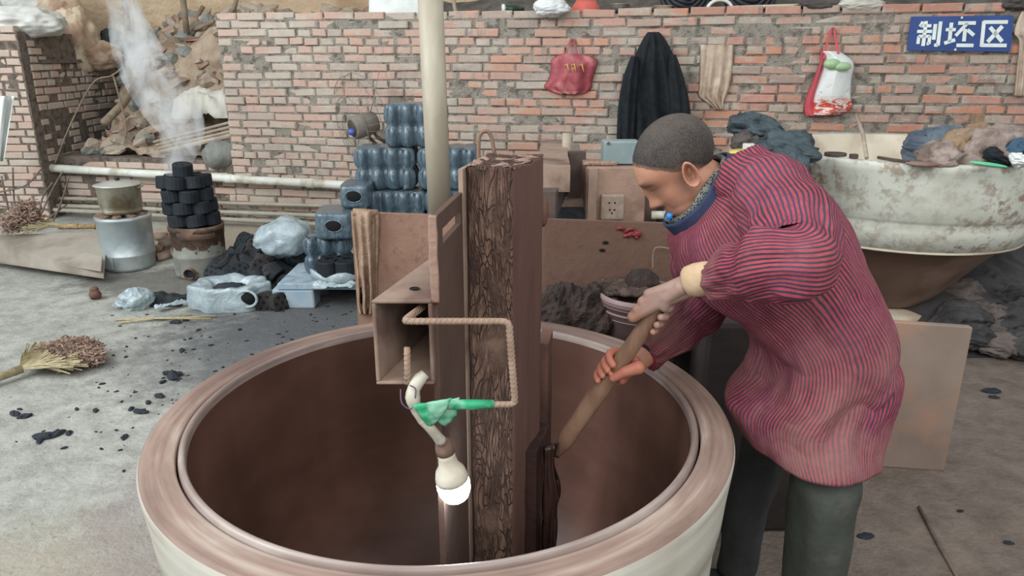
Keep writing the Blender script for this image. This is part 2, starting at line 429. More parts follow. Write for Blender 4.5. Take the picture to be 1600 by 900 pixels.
pipe_on_wall((-60, 316), (640, 342), .12, .018, 'water_pipe', m_conduit, 'middle of the three thin pipes below the white drain pipe', 'pipe', (.45,), 'thin pipes along the wall foot')
pipe_on_wall((-60, 320), (640, 358), .18, .018, 'water_pipe', m_conduit, 'lowest of the three thin pipes near the ground behind the stoves', 'pipe', (.2,), 'thin pipes along the wall foot')
# ---------------- rubble area: canvas, stick, wires ----------------
m_canvas = M('pale_canvas', 'C9C6BC', 'B7B2A6', 5, .9, .4, .004)
def blanket(name, px, py, Y, w_, d_, h_, mat, seed, rz=0, nu=40, nv=28, fold=.03, edge=1.0):
    c = at(px, py, Y)
    def f(u, v):
        x, y = (u-.5)*2, (v-.5)*2
        r2 = min(1, x*x*x*x+y*y*y*y)
        z = h_*(1-r2)**.6 + fold*nz((x*1.3, y*1.3, seed), 1.7, seed)+fold*.6*abs(nz((x*2, y, seed), 3, seed))
        z = max(z, .004+.004*x)
        p = Vector((x*w_/2*(1-.1*abs(y)+.08*nz((x, y, 0), 2, seed)), y*d_/2*(1+.12*nz((y, x, 0), 2, seed+3)), z))
        return c+rotm(0, 0, rz) @ p
    o = MB().surf(f, nu, nv).build(name, mat, smooth=True); return solid(o, .006)
c = blanket('canvas_sheet', 325, 182, 6.6, .55, .6, .2, m_canvas, 3, .2, fold=.07); tag(c, 'pale grey canvas sheet bundled on the rubble beside the wall end', 'sheet')
for i in range(4):
    s_ = MB().tube([at(240+4*i, 222+5*i, 6.35), at(365, 190+7*i, 6.25)], .012+.01*(i == 3), 8).build('plank', m_stone); tag(s_, 'thin pale slats sticking out of the rubble under the canvas', 'slat', 'slats below the canvas')
tag(MB().tube([at(163, 192, 6.5), at(190, 165, 6.8), at(228, 112, 7.3)], .035, 9).build('timber_pole', M('old_wood', '8A7A68', '746555', 12, .9, .5, .003), smooth=True), 'round weathered pole leaning in the dark alcove at the left', 'pole')
m_oldwood = bpy.data.materials['old_wood']
tag(MB().tube([at(258, 88, 7.6), at(292, 50, 7.7), at(318, 10, 7.8)], .022, 7).build('leaning_stick', m_oldwood, smooth=True), 'grey stick leaning upright on top of the rubble slope', 'stick')
tag(MB().tube([at(362, 20, 6.9), at(366, 12, 6.9), at(372, -12, 6.9)], .02, 7).build('branch', m_oldwood, smooth=True), 'short branch standing on the rubble above the wall end', 'branch')
tag(MB().tube([at(268, 66, 7.6), at(300, 48, 7.5), at(334, 33, 7.3)], .02, 7).build('fallen_branch', m_oldwood, smooth=True), 'dark branch lying across the top of the rubble slope', 'branch')
tag(MB().tube(smooth_path([at(86, 255, 6.2), at(110, 195, 6.25), at(145, 130, 6.3), at(175, 118, 6.35), at(193, 104, 6.4)], 30), .006, 6).build('bent_wire', m_oldwood, smooth=True), 'long thin bent twig arching in front of the dark alcove', 'twig')
tag(MB().tube(smooth_path([at(176, 115, 6.5), at(186, 150, 6.5), at(197, 195, 6.5), at(196, 215, 6.5)], 16), .008, 6).build('hanging_twig', m_oldwood, smooth=True), 'thin twig hanging from the arch of the bent twig', 'twig')
for k, (a, b, l) in enumerate((((192, 0), (200, 48), 'left dark post against the tan bank, in the smoke'), ((284, 0), (292, 52), 'right dark post against the tan bank above the rubble'))):
    tag(MB().tube([at(a[0], a[1]-20, 7.4), at(*b, 7.4)], .03, 8).build('dark_post', m_oldwood, smooth=True), l, 'post')
# sacks at the upper left
m_sack = M('woven_sack', 'C7B79F', 'B09A82', 5, .9, .5, .006, c3='9D7F6A', s3=3)
m_sackw = M('white_sack', 'D3D3CE', 'BDBBB3', 5, .9, .4, .006)
def sack(px, py, Y, r, mat, seed, label, name='sack', cat='sack', rz=0):
    c = at(px, py, Y)
    o = MB().ball((0, 0, 0), r, 34, fn=lambda d: .25*nz(d, 1.6, seed)-.22*abs(nz(d, 3.2, seed))-.10*abs(nz(d, 8, seed))+.1).build(name, mat, smooth=True)
    o.location = c; o.rotation_euler = (0, 0, rz); return tag(o, label, cat)
sack(38, 36, 6.6, (.33, .25, .12), m_sackw, 1, 'white sack lying on top of the brick pier')
sack(118, 66, 7.3, (.2, .22, .3), m_sack, 2, 'crumpled brown woven sack behind the brick pier')
sack(100, 25, 7.5, (.2, .2, .2), m_sack, 5, 'tan sack topmost of the pile at the upper left')
sack(150, 86, 7.4, (.24, .2, .13), m_sack, 7, 'slumped tan sack lying above the dark alcove')
sack(55, 2, 7.6, (.25, .2, .2), m_sackw, 9, 'pale sack at the very top left corner')
sack(178, 68, 7.5, (.13, .12, .13), m_coal2, 11, 'black bundle beside the smoke above the alcove', 'bundle', 'bundle')
sack(232, 70, 7.7, (.14, .12, .14), m_slate, 12, 'dark grey bundle behind the smoke on the bank', 'bundle', 'bundle')
tag(MB().surf(lambda u, v: at(lerp(-12, 22-16*v*u, u), lerp(150, 252, v), 5.9+.05*math.sin(u*9+v*2)), 12, 16).build('plastic_sheet', m_white, smooth=True), 'translucent whitish plastic sheet hanging at the left edge', 'plastic')
solid(bpy.data.objects['plastic_sheet'], .003)
# rebar cage wires at left
g = empty('wire_frame', at(45, 360, 5.9), 0, 'rusty bent wire frame standing at the left below the pipe', 'wire')
for a, b, c_ in (((2, 275), (14, 330), (20, 365)), ((20, 262), (22, 310), (28, 356)), ((0, 300), (40, 290), (66, 262)), ((62, 340), (80, 300), (98, 268)), ((80, 352), (96, 316), (108, 275)), ((60, 345), (66, 310), (82, 285)), ((72, 345), (90, 330), (104, 320)), ((0, 352), (30, 345), (64, 350)), ((0, 322), (30, 325), (62, 318))):
    MB().tube(smooth_path([at(*a, 5.85), at(*b, 5.9), at(*c_, 5.9)], 8), .007, 5).build('wire', m_wire, g, True)
# ---------------- things on top of the wall ----------------
def ontop(px, off=-.12): # a point on the wall top
    p = atw(px, 20, off); p.z = WTOP; return p
def shift(o, p): o.location = p; return o
o = MB().box((0, 0, .16), (.40, .02, .36), rotm(-.25, 0, -.15)).build('white_board', M('flaked_white_paint', 'DADCD8', 'C3C6C2', 7, .7, .3, .002)); shift(o, ontop(619, -.08)); tag(o, 'white painted board leaning on the wall top beside the pole', 'board')
o = MB().tube([Vector((-.03, 0, .3)), Vector((.02, 0, .012))], .014, 8).build('wooden_stick', m_stone); shift(o, ontop(708, -.08)); tag(o, 'short pale stick leaning on the wall top right of the pole', 'stick')
g = empty('glass_bottle', ontop(800, -.1)+Vector((0, 0, .035)), .2, 'small dark green glass bottle lying on the wall top', 'bottle')
m_glass = M('green_glass', '2C4636', '22362A', 5, .15, 0)
MB().tube([(-.07, 0, 0), (-.065, 0, 0), (.03, 0, 0), (.055, 0, 0), (.09, 0, 0)], [.02, .033, .033, .016, .014], 16).build('glass_body', m_glass, g, True).location = (0, 0, 0)
for ch in g.children: ch.location = (0, 0, 0)
MB().tube([(-.075, 0, 0), (-.055, 0, 0)], [.034, .034], 16).build('bottle_band', m_pvc, g, True)
for ch in g.children: ch.matrix_basis = Matrix()
o = sack(862, 8, 5.55, (.13, .1, .06), m_white, 21, 'crumpled clear plastic bag on the wall top beside the red basin', 'plastic_bag', 'bag')
def bowl(name, px, r, h_, mat, label, cat, off=-.12, tilt=0, th=.006, inv=False, group=None, rb=.6, lift=0):
    prof = [(.001, 0), (r*rb, 0), (r*.92, h_*.7), (r, h_), (r*1.05, h_), (r*1.05, h_-.008)]
    prof += [(r*.97, h_-.012), (r*.88, h_*.66), (r*rb*.93, th), (.001, th)] if False else []
    pr = [(.001, 0), (r*rb, 0), (r*.93, h_*.7), (r*1.0, h_-.006), (r*1.06, h_-.004), (r*1.06, h_), (r*.97, h_), (r*.9, h_*.7), (r*rb*.95, th), (.001, th)]
    if inv: pr = [(a, h_-b) for a, b in pr]
    o = MB().lathe(pr, 28).build(name, mat, smooth=True); o.location = ontop(px, off)+Vector((0, 0, lift)); o.rotation_euler = (tilt, 0, 0)
    return tag(o, label, cat, group)
bowl('red_basin', 915, .115, .09, M('red_plastic', 'D0655A', 'B9574E', 6, .5, .1), 'red plastic basin tipped on the wall top', 'basin', tilt=.35, inv=True)
bowl('steel_bowl', 968, .07, .06, M('bowl_steel', 'A9A9A6', '8A8A86', 8, .35, .1, metal=.6), 'small steel bowl standing on the wall top', 'bowl')
bowl('clay_bowl', 1012, .05, .035, m_stone, 'left of two small clay-grey dishes on the wall top', 'dish')
bowl('clay_dish', 1036, .065, .045, m_stone, 'right, larger of two clay-grey dishes on the wall top', 'dish', rb=.7)
def coil(px, R_, r, n, off, label, tilt=1.2, lift=0):
    g = empty('hose_coil', ontop(px, off)+Vector((0, 0, lift)), 0, label, 'hose')
    for k in range(n):
        rr = R_*(1-.17*k)
        MB().tube([(rr*math.cos(a*PI/18), -.01*k+.01*math.sin(a*.7), rr+rr*0+(R_-rr)+rr*math.sin(a*PI/18)*.98) for a in range(36)], r, 8, closed=True).build('hose_loop', m_rubber, g, True)
    for ch in g.children: ch.matrix_basis = Matrix.Rotation(-.35, 4, 'X')
    return g
coil(1072, .17, .017, 5, -.14, 'left coil of ribbed black hose on the wall top', lift=-.03)
coil(1172, .18, .017, 5, -.14, 'right coil of ribbed black hose on the wall top', lift=-.03)
o = MB().tube([(.09*math.cos(a*PI/12), 0, .075*math.sin(a*PI/12)) for a in range(13)], .012, 8).build('pipe_bend', m_pvc, smooth=True); shift(o, ontop(1124, -.06)); tag(o, 'short curved grey pipe arch between the two hose coils', 'pipe')
o = MB().tube([(-.26, 0, .02), (.28, 0, .03)], .016, 10).build('pale_tube', M('cream_pipe', 'C6C0A2', 'B5AD90', 5, .6, .1), smooth=True); shift(o, ontop(1205, -.07)); o.rotation_euler = (0, 0, -WTH); tag(o, 'cream tube lying on the wall top beside dark rag', 'tube')
m_darkrag = M('dark_rag', '4A4442', '5D5550', 12, .95, .6, .004)
o = sack(1285, 6, 5.3, (.17, .08, .035), m_darkrag, 31, 'crumpled dark brown rag on the wall top', 'rag', 'rag')
o = sack(1345, 1, 5.25, (.16, .09, .04), m_canvas, 33, 'crumpled pale grey rag on the wall top beside the dark rag', 'rag', 'rag')
o = sack(1590, 2, 5.0, (.09, .07, .05), m_darkrag, 35, 'dark bundle on the wall top at the right corner', 'bundle', 'bundle')
for o in bpy.data.objects:
    if o.name in ('plastic_bag', 'rag', 'rag.001', 'bundle.002'): o.location.z = WTOP+.03
mess = MB().surf(lambda u, v: (lambda p: Vector((p.x, p.y, WTOP-.0+(.25*v)*(.5+.5*u)+.05*nz(p, 6))))(WO+WU*lerp(2.3*0+.9, 5.6, u)-WN*(.14+.5*v)), 90, 12).build('junk_heap', M('dark_junk', '4B4641', '6B645B', 8, .95, 1, .02), smooth=True)
tag(mess, 'dark rubbish heaped behind the wall top', 'rubbish', kind='stuff')
# ---------------- hanging things ----------------
def hang(name, rows, depth, mat, off=.01, nf=5, amp=.015, seed=0, nu=56, nv=40, parent=None, wall_=True, bulge=.5, Y=None, sw=.3):
    """closed flattened body between silhouettes (y, xl, xr), bulging away from the wall"""
    def f(u, v):
        y, xl, xr = interp(rows, v); back = u > .5
        s = u*2 if not back else 2-u*2; e = min(s, 1-s)*2
        thick = depth*max(e, 0)**bulge*(.55+.45*math.sin(PI*min(1, v*1.1+.12)))
        px = lerp(xl, xr, s)
        if back: o_ = off
        else: o_ = off + thick + amp*math.sin(s*nf*2*PI+seed+sw*4*math.sin(v*3+seed))*(.25+v)*min(1, e*3) + amp*.8*nz((s*4, v*4, seed), 1.2)*min(1, e*3)
        o_ = max(o_, off)
        return atw(px, y, o_) if Y is None else at(px, y, Y-o_)
    return MB().surf(f, nu, nv, cu=True, capv=True).build(name, mat, parent, True)
jk = hang('dark_jacket', [(50, 1012, 1030), (62, 1004, 1040), (90, 990, 1054), (125, 974, 1066), (160, 967, 1073), (195, 965, 1078), (228, 963, 1080)], .16, m_black, .03, 4, .03, 1)
tag(jk, 'black padded jacket hanging on the brick wall behind the man', 'jacket')
hang('jacket_sleeve', [(85, 1046, 1056), (120, 1044, 1068), (165, 1047, 1078), (222, 1050, 1081)], .07, m_black, .15, 2, .012, 4, parent=jk)
hang('jacket_sleeve', [(88, 986, 998), (120, 974, 998), (165, 966, 994), (225, 963, 990)], .07, m_black, .15, 2, .012, 2, parent=jk)
m_pink = M('pink_bag_plastic', 'B05A60', '98464E', 6, .5, .6, .008, c3='C4787A', s3=7)
m_yellow = M('yellow_print', 'D0A455', 'C29348', 8, .6, .1)
pb = hang('pink_bag', [(84, 880, 906), (92, 862, 932), (110, 860, 931), (125, 856, 926), (136, 850, 925), (144, 862, 918), (147, 876, 908)], .11, m_pink, .02, 3, .014, 2)
tag(pb, 'faded red plastic carrier bag hanging on the brick wall', 'bag')
MB().tube(smooth_path([atw(884, 88, .07), atw(888, 72, .04), atw(894, 61, .02), atw(899, 74, .05), atw(903, 90, .07)], 20), .009, 6, flat=.5).build('bag_handle', m_pink, pb, True)
for k, x in enumerate((882, 893, 905)):
    MB().tube([atw(x, 103, .135), atw(x+4, 100, .14), atw(x+7, 112, .14)], .006, 5).build('yellow_lettering', m_yellow, pb, True)
hk = lambda px, py: tag(MB().tube([atw(px, py, -.02), atw(px, py, .05)], .005, 6).build('wall_nail', m_wire), 'small nail in the brick wall that carries the '+{894: 'red bag', 1021: 'black jacket', 1302: 'rice bag'}[px], 'nail')
hk(894, 62); hk(1021, 52); hk(1302, 44)
m_towel = M('beige_towel', 'BFAB98', 'AC9784', 20, .95, .4, .003, c3='CDBDAA', s3=6)
tw = hang('beige_towel', [(70, 1093, 1146), (80, 1094, 1146), (110, 1093, 1144), (135, 1092, 1140), (150, 1091, 1135), (160, 1104, 1131), (171, 1118, 1130)], .03, m_towel, .02, 3.2, .022, 0)
tag(tw, 'beige towel hanging in folds on the brick wall', 'towel')
# rice bag
def m_bagprint():
    t = NT('printed_bag'); uv = t.coord('UV'); sx = t.n('ShaderNodeSeparateXYZ'); t.L(uv, sx.inputs[0]); V = sx.outputs[1]
    n = t.noise(t.n('ShaderNodeMapping', i_0=uv, i_3=(6, 12, 1)).outputs[0], 1.5, 4, .6, 1.5)
    low = t.math('MULTIPLY', t.ramp(V, [(.66, 0.), (.74, 1.)]), t.ramp(n, [(.42, 0.), (.5, 1.)]))
    c = t.mix(low, rgb('DFE3E0'), rgb('C8452F'))
    mid = t.math('MULTIPLY', t.ramp(V, [(.35, 0.), (.4, 1.)]), t.ramp(n, [(.60, 0.), (.66, .7)]))
    c = t.mix(mid, c, rgb('A88A90'))
    yl = t.math('MULTIPLY', t.ramp(V, [(.6, 0.), (.65, 1.)]), t.ramp(n, [(.34, .8), (.38, 0.)]))
    c = t.mix(yl, c, rgb('D8A04A')); t.color(c); return t.done(.45)
rb_ = hang('rice_bag', [(80, 1280, 1312), (92, 1284, 1330), (103, 1282, 1335), (125, 1276, 1331), (150, 1266, 1330), (170, 1262, 1331), (180, 1266, 1310)], .13, m_bagprint(), .02, 2, .006, 5)
tag(rb_, 'white printed carrier bag with red side hanging on the brick wall', 'bag')
m_bagred = M('bag_red_side', 'CC5560', 'B84A52', 5, .5, .1)
hang('bag_side', [(78, 1280, 1286), (95, 1281, 1288), (125, 1270, 1280), (150, 1260, 1274), (170, 1256, 1272), (181, 1258, 1276)], .07, m_bagred, .04, 1, .002, 3, nu=20, parent=rb_)
MB().tube(smooth_path([atw(1287, 92, .1), atw(1293, 65, .05), atw(1301, 44, .02), atw(1306, 62, .05), atw(1310, 84, .1)], 20), .008, 6, flat=.5).build('bag_handle', m_bagred, rb_, True)
m_green = M('green_melon', 'A9C49A', '96B58A', 6, .4, .1)
gm = MB().ball((0, 0, 0), (.055, .04, .035), 10).build('green_bundle', m_green, smooth=True); gm.location = atw(1300, 100, .14); tag(gm, 'pale green wrapped food bulging out of the white printed bag', 'food')
gm = MB().ball((0, 0, 0), (.06, .035, .03), 10).build('green_pouch', m_green, smooth=True); gm.location = atw(1316, 104, .14); tag(gm, 'lower pale green pouch in the mouth of the printed bag', 'food')
wc = hang('white_rag', [(18, 1596, 1612), (30, 1590, 1616), (52, 1584, 1614), (66, 1592, 1610), (110, 1588, 1608), (150, 1584, 1602)], .05, m_towel, .03, 2, .01, 7)
tag(wc, 'off-white rag hanging over the right end of the blue sign', 'rag')
# ---------------- blue sign ----------------
m_blue = M('blue_sign_paint', '2E4A86', '27407A', 4, .45, .1); m_signw = M('sign_white', 'E2E8E4', 'D2DAD6', 9, .5, 0)
sc_ = [atw(1424, 26, .035), atw(1584, 24, .035), atw(1579, 81, .035), atw(1417, 79, .035)]
sg = MB().hexa([p-WN*.008 for p in (sc_[3], sc_[2], sc_[1], sc_[0])], [p for p in (sc_[3], sc_[2], sc_[1], sc_[0])]).build('wall_sign', m_blue)
tag(sg, 'blue sign board with three white characters on the brick wall', 'sign')
def sgp(u, v, e=0): # u 0..1 across, v 0..1 down
    return (sc_[0]*(1-u)+sc_[1]*u)*(1-v)+(sc_[3]*(1-u)+sc_[2]*u)*v + WN*(.002+e)
def glyph(name, u0, u1, v0, v1, strokes):
    mb = MB(); W_, H_ = (sc_[1]-sc_[0]).length, (sc_[3]-sc_[0]).length
    for st in strokes:
        x0, y0, x1, y1 = st[:4]; wd = st[4]*1.2 if len(st) > 4 else .13
        a = Vector(((u0+(u1-u0)*x0)*W_, (v0+(v1-v0)*y0)*H_)); b = Vector(((u0+(u1-u0)*x1)*W_, (v0+(v1-v0)*y1)*H_))
        d = (b-a).normalized(); n_ = Vector((-d.y, d.x))*wd*(v1-v0)*H_*.5
        q = [a-n_, b-n_, b+n_, a+n_]
        mb.hexa([sgp(p.x/W_, p.y/H_) for p in q], [sgp(p.x/W_, p.y/H_, .003) for p in q])
    mb.build(name, m_signw, sg)
glyph('sign_character', .075, .305, .15, .86, [(.2, .0, .1, .2), (.12, .17, .58, .17), (.0, .4, .64, .4), (.33, -.02, .33, 1.0, .12), (.1, .6, .1, .92), (.08, .6, .58, .6), (.57, .58, .57, .92), (.57, .9, .47, .9), (.75, .1, .75, .74, .12), (.96, 0, .96, .98, .12), (.96, .96, .8, .96)])
glyph('sign_character', .355, .64, .15, .86, [(.17, .05, .17, .85, .12), (.0, .33, .34, .33), (.0, .88, .36, .74, .12), (.4, .07, 1.0, .07, .12), (.72, .07, .36, .58, .11), (.66, .3, .66, .8, .12), (.74, .34, .98, .56, .12), (.42, .96, 1.0, .96, .12)])
glyph('sign_character', .70, .955, .15, .86, [(.05, .04, .97, .04, .12), (.07, 0, .07, 1, .12), (.05, .95, 1.0, .95, .12), (.78, .2, .28, .82, .13), (.32, .24, .82, .8, .13)])
for u, v in ((.5, .05), (.47, .96)):
    MB().ball(sgp(u, v, .002), .008, 5).build('sign_nail', m_signw, sg, True)
# ---------------- wall fan ----------------
fc = atw(562, 197, .32)
fn = empty('wall_fan', atw(562, 197, 0), -WTH, 'old wire-cage fan with a dark motor mounted on the brick wall', 'fan')
hub = atw(566, 196, .30)
ax = (atw(549, 201, .36)-atw(583, 191, .22)).normalized()
mb = MB().tube([hub-ax*.12, hub-ax*.11, hub-ax*.04, hub+ax*.07, hub+ax*.085], [.03, .075, .088, .086, .07], 20)
mb.build('motor', M('fan_motor', '6E655C', '7F776D', 10, .6, .3, .002), fn, True)
MB().tube([hub+ax*.078, hub+ax*.088], [.068, .064], 20).build('motor_badge', M('badge', '4A4440', '3A3634', 30, .5, 0), fn, True)
MB().ball(hub+ax*.088-Vector((0, 0, .025)), (.034, .034, .026), 8).build('blue_cap', M('blue_badge', '5263B0', '4A58A0', 5, .4, 0), fn, True)
MB().tube([hub-ax*.05, atw(590, 215, .2), atw(604, 222, .0)], .014, 8).build('bracket', m_wire, fn, True)
MB().tube([hub-ax*.02, atw(578, 216, .2), atw(592, 230, .0)], .014, 8).build('bracket', m_wire, fn, True)
cc0 = atw(572, 196, .12); e1 = ax.orthogonal().normalized(); e2 = ax.cross(e1)
Rf = .40
m_cage = M('cage_wire', '75706A', '8A857C', 10, .6, .1)
for k, (rr, dd) in enumerate(((Rf, 0.0), (Rf*.98, .06), (Rf*.62, .12), (Rf*.3, .135))):
    MB().tube([cc0+ax*dd+(e1*math.cos(a*PI/24)+e2*math.sin(a*PI/24))*rr for a in range(48)], .0028, 4, closed=True).build('cage_ring', m_cage, fn, True)
mb = MB()
for k in range(40):
    d = e1*math.cos(k*PI/20)+e2*math.sin(k*PI/20)
    mb.tube([cc0+d*Rf, cc0+ax*.06+d*Rf*.98, cc0+ax*.12+d*Rf*.6, cc0+ax*.135+d*Rf*.18], .0012, 3)
mb.build('cage_spokes', m_cage, fn, True)['kind'] = 'stuff'
for k in range(1):
    d = (atw(582, 120, .2)-hub).normalized(); q = ax.cross(d)
    solid(MB().surf(lambda u, v: hub-ax*(.05+.03*(u-.5))+d*lerp(.05, .40, v)+q*((u-.5)*(.03+.04*math.sin(v*2.6))), 5, 8).build('fan_blade', m_cage, fn, True), .003)
# ---------------- plywood, brooms ----------------
def slab(name, pxs, zs, th, mat):
    t = [atz(*p, z_+th) for p, z_ in zip(pxs, zs)]; b = [Vector((p.x, p.y, p.z-th)) for p in t]
    n = len(t); mb = MB().add(b+t, [tuple(reversed(range(n))), tuple(range(n, 2*n))]+[(i, (i+1) % n, n+(i+1) % n, n+i) for i in range(n)])
    return bev(mb.build(name, mat), .004, 1)
o = slab('plywood_sheet', [(-40, 402), (162, 432), (165, 395), (160, 362), (-40, 368)], (.05, .05, .13, .21, .21), .018, m_ply); tag(o, 'wide dusty plywood sheet on the ground left of the steel stove', 'board')
o = slab('plywood_offcut', [(90, 412), (158, 423), (160, 400), (132, 394)], (.098, .092, .152, .162), .012, m_ply); tag(o, 'small plywood offcut lying on the wide sheet beside the stove', 'board')
for (px, py) in ((10, 408), (90, 412), (150, 420), (60, 385)):
    q = atz(px, py-8, .0); tag(MB().box((q.x, q.y+.06, .028), (.1, .07, .044)).build('support_block', m_mortar_dark), 'low block carrying the wide plywood sheet off the ground', 'block', 'blocks under the plywood sheet')
m_straw = M('straw', 'B09873', '8C7350', 30, .9, .6, .002, c3='7E6A50', s3=20)
m_straw2 = M('broom_heads', '8C7468', 'A38B78', 40, .95, .8, .003, c3='6E5850', s3=25)
m_strawg = M('straw_stalks', 'AFA283', '958A68', 30, .85, .3, .002)
def broom(name, handle, head, spread, length, z, label, nst=420, seed=0, mh=None, bend=.0, up=.02, hh=.1):
    rs_ = random.Random(seed); h0, h1 = Vector(handle[0]), Vector(handle[1]); d = (Vector(head)-h1).normalized(); side = Vector((-d.y, d.x, 0)).normalized()
    root = empty(name, h0, 0, label, 'broom')
    hb = MB()
    for k in range(14):
        a = k*2*PI/14; o_ = side*math.cos(a)*.016+Vector((0, 0, 1))*math.sin(a)*.013
        hb.tube([h0+o_, lerp(h0, h1, .5)+o_*1.0, h1+o_*1.2], .0055, 5)
    hb.tube([h0, h1], .016, 8); hb.build('handle', mh or m_strawg, root, True)
    for t_ in (.15, .55, .9):
        MB().tube([lerp(h0, h1, t_-.012), lerp(h0, h1, t_+.012)], .0225, 10).build('binding', m_straw, root, True)
    mb = MB()
    for k in range(nst):
        a = rs_.gauss(0, .5); a = max(-1, min(1, a)); L = length*(rs_.uniform(.35, .8))*(1-.18*a*a); zz = rs_.uniform(0, 1)
        p0 = h1+side*a*.02+Vector((0, 0, .012*zz)); mid = h1+d*L*.45+side*a*spread*.5+Vector((0, 0, up*zz+.012)); p1 = h1+d*L+side*(a*spread+rs_.gauss(0, .015))+Vector((0, 0, (rs_.random()*.09-.02)*(1-.4*abs(a))-bend))
        p1.z = max(p1.z, z+.004); mid.z = max(mid.z, z+.006)
        mb.tube([p0, mid, p1], [.0022, .0022, .0035], 3)
    mb.build('stalks', m_strawg, root)['kind'] = 'stuff'
    mb = MB()
    for k in range(nst*8):
        a = max(-1, min(1, rs_.gauss(0, .5))); L = length*(rs_.uniform(.4, 1.05))*(1-.18*a*a)
        zt = (rs_.random()**.7)*hh*(1-.5*abs(a))*(min(1, 1.6-L/length))
        p = h1+d*L+side*(a*spread*min(1, L/length*1.1)+rs_.gauss(0, .012)); p.z = max(z+.006, h1.z-.02+zt-bend*.6)
        q = p+Vector((rs_.gauss(0, .016), rs_.gauss(0, .016), rs_.gauss(0, .012))); q.z = max(q.z, z+.003)
        mb.tube([p, lerp(p, q, .5)+Vector((0, 0, .003)), q], [.0025, .0055, .002], 3)
    mb.build('bristles', m_straw2, root)['kind'] = 'stuff'
    return root
broom('straw_broom', (atz(-90, 622, .03), atz(34, 576, .045)), atz(120, 553, .04), .22, .33, 0, 'straw broom with bushy head lying on the floor at the left edge', 700, 1)
hq_ = at(60, 372, 5.45)
broom('hand_broom', (at(158, 354, 5.5), at(92, 354, 5.5)), at(40, 357, 5.45), .16, .34, hq_.z, 'straw broom lying on the plywood sheet left of the stove', 300, 2, m_straw, hh=.24)
# ---------------- stove with pot ----------------
def gz(px, py): return atz(px, py, 0)
m_galv = M('galvanised', 'A9B2B4', '8C979B', 4, .42, .2, .002, metal=.45, c3='C2C9C9', s3=3)
def seamless(p, a): return p
s1 = gz(205, 418); s1.z = floorz(s1.x, s1.y); 
st = empty('bucket_stove', s1, 0, 'shiny galvanised coal stove carrying a lidded pot', 'stove')
R1 = .182
MB().lathe([(.001, 0), (R1*.93, 0), (R1*.95, .02), (R1*.97, .1), (R1*.985, .104), (R1*.985, .112), (R1*.97, .116), (R1, .36), (R1*1.03, .365), (R1*1.03, .38), (R1*.98, .385), (R1*.8, .385), (R1*.7, .34), (.001, .34)], 40, fn=lambda p, a: p+Vector((.003*math.sin(a*7), .003*math.cos(a*5), 0))*(p.z > .12)).build('stove_body', m_galv, st, True).matrix_basis = Matrix()
MB().surf(lambda u, v: Vector((R1*1.0*math.sin(lerp(-.95, -.15, u)), -R1*1.0*math.cos(lerp(-.95, -.15, u)), lerp(.02, .105, v))), 8, 2).build('ash_door', m_galv, st).matrix_basis = Matrix()
solid(st.children[1], .006)
for k in range(9):
    a = k*.7; o = rock('stove_brick', 0, (.05, .035, .018), None, k).build('fire_brick', m_rust, st); o.matrix_basis = Matrix.Translation((R1*.72*math.cos(a), R1*.72*math.sin(a), .39)) @ Matrix.Rotation(a, 4, 'Z')
m_alu = M('old_aluminium', 'A9A695', '8C8674', 7, .5, .2, .002, metal=.35, c3='6F614D', s3=4)
pt = empty('cooking_pot', s1+Vector((0, 0, .405)), 0, 'dented aluminium pot with a lid on the shiny stove', 'pot')
RP = .148
MB().lathe([(.001, 0), (RP*.86, 0), (RP*.93, .012), (RP*.93, .03), (RP*.90, .034), (RP*.94, .04), (RP*.9, .05), (RP*.95, .056), (RP*.98, .19), (RP*1.07, .198), (RP*1.07, .204), (RP*.94, .2), (RP*.9, .05), (.001, .03)], 36).build('pot_body', m_alu, pt, True).matrix_basis = Matrix()
lid = MB().lathe([(.001, .232), (RP*.3, .23), (RP*.7, .222), (RP*.95, .21), (RP*1.09, .206), (RP*1.09, .201), (RP*.9, .2), (.001, .215)], 36).build('lid', M('pot_lid', 'C3C4BE', 'AEAFA8', 6, .35, .1, .001, metal=.4), pt, True); lid.matrix_basis = Matrix()
k_ = MB().ball((0, 0, .243), (.02, .02, .012), 8).build('lid_knob', m_rubber, lid, True); k_.matrix_basis = Matrix()
for s_ in (-1, 1):
    MB().tube([(s_*RP*.97, -.03, .18), (s_*RP*1.12, -.025, .188), (s_*RP*1.12, .025, .188), (s_*RP*.97, .03, .18)], .005, 6).build('pot_handle', m_alu, pt, True).matrix_basis = Matrix()
# ---------------- rusty stove with briquettes ----------------
s2 = gz(316, 428); s2.z = floorz(s2.x, s2.y)
t = NT('scorched_steel'); co = t.coord('Object'); sx = t.n('ShaderNodeSeparateXYZ'); t.L(co, sx.inputs[0]); nA, nB = t.noise(co, 6, 6, .65), t.noise(co, 22, 5)
q_ = t.math('ADD', t.math('MULTIPLY', sx.outputs[2], 2.6), t.math('MULTIPLY', nA, .9))
c_ = t.mix(t.ramp(nA, [(.35, 0.), (.65, 1.)]), rgb('8E918A'), rgb('77746A'))
c_ = t.mix(t.ramp(q_, [(.98, 0.), (1.04, 1.)]), c_, t.mix(t.ramp(nB, [(.4, 0.), (.6, 1.)]), rgb('55402F'), rgb('3A2C25')))
c_ = t.mix(t.ramp(nB, [(.62, 0.), (.68, .8)]), c_, rgb('5E4636')); t.color(c_); t.bump(nB, .4, .004); m_rstove = t.done(.75, .1)
st2 = empty('rusty_stove', s2, .1, 'rusty scorched coal stove with a stack of briquettes on it', 'stove')
R2 = .17
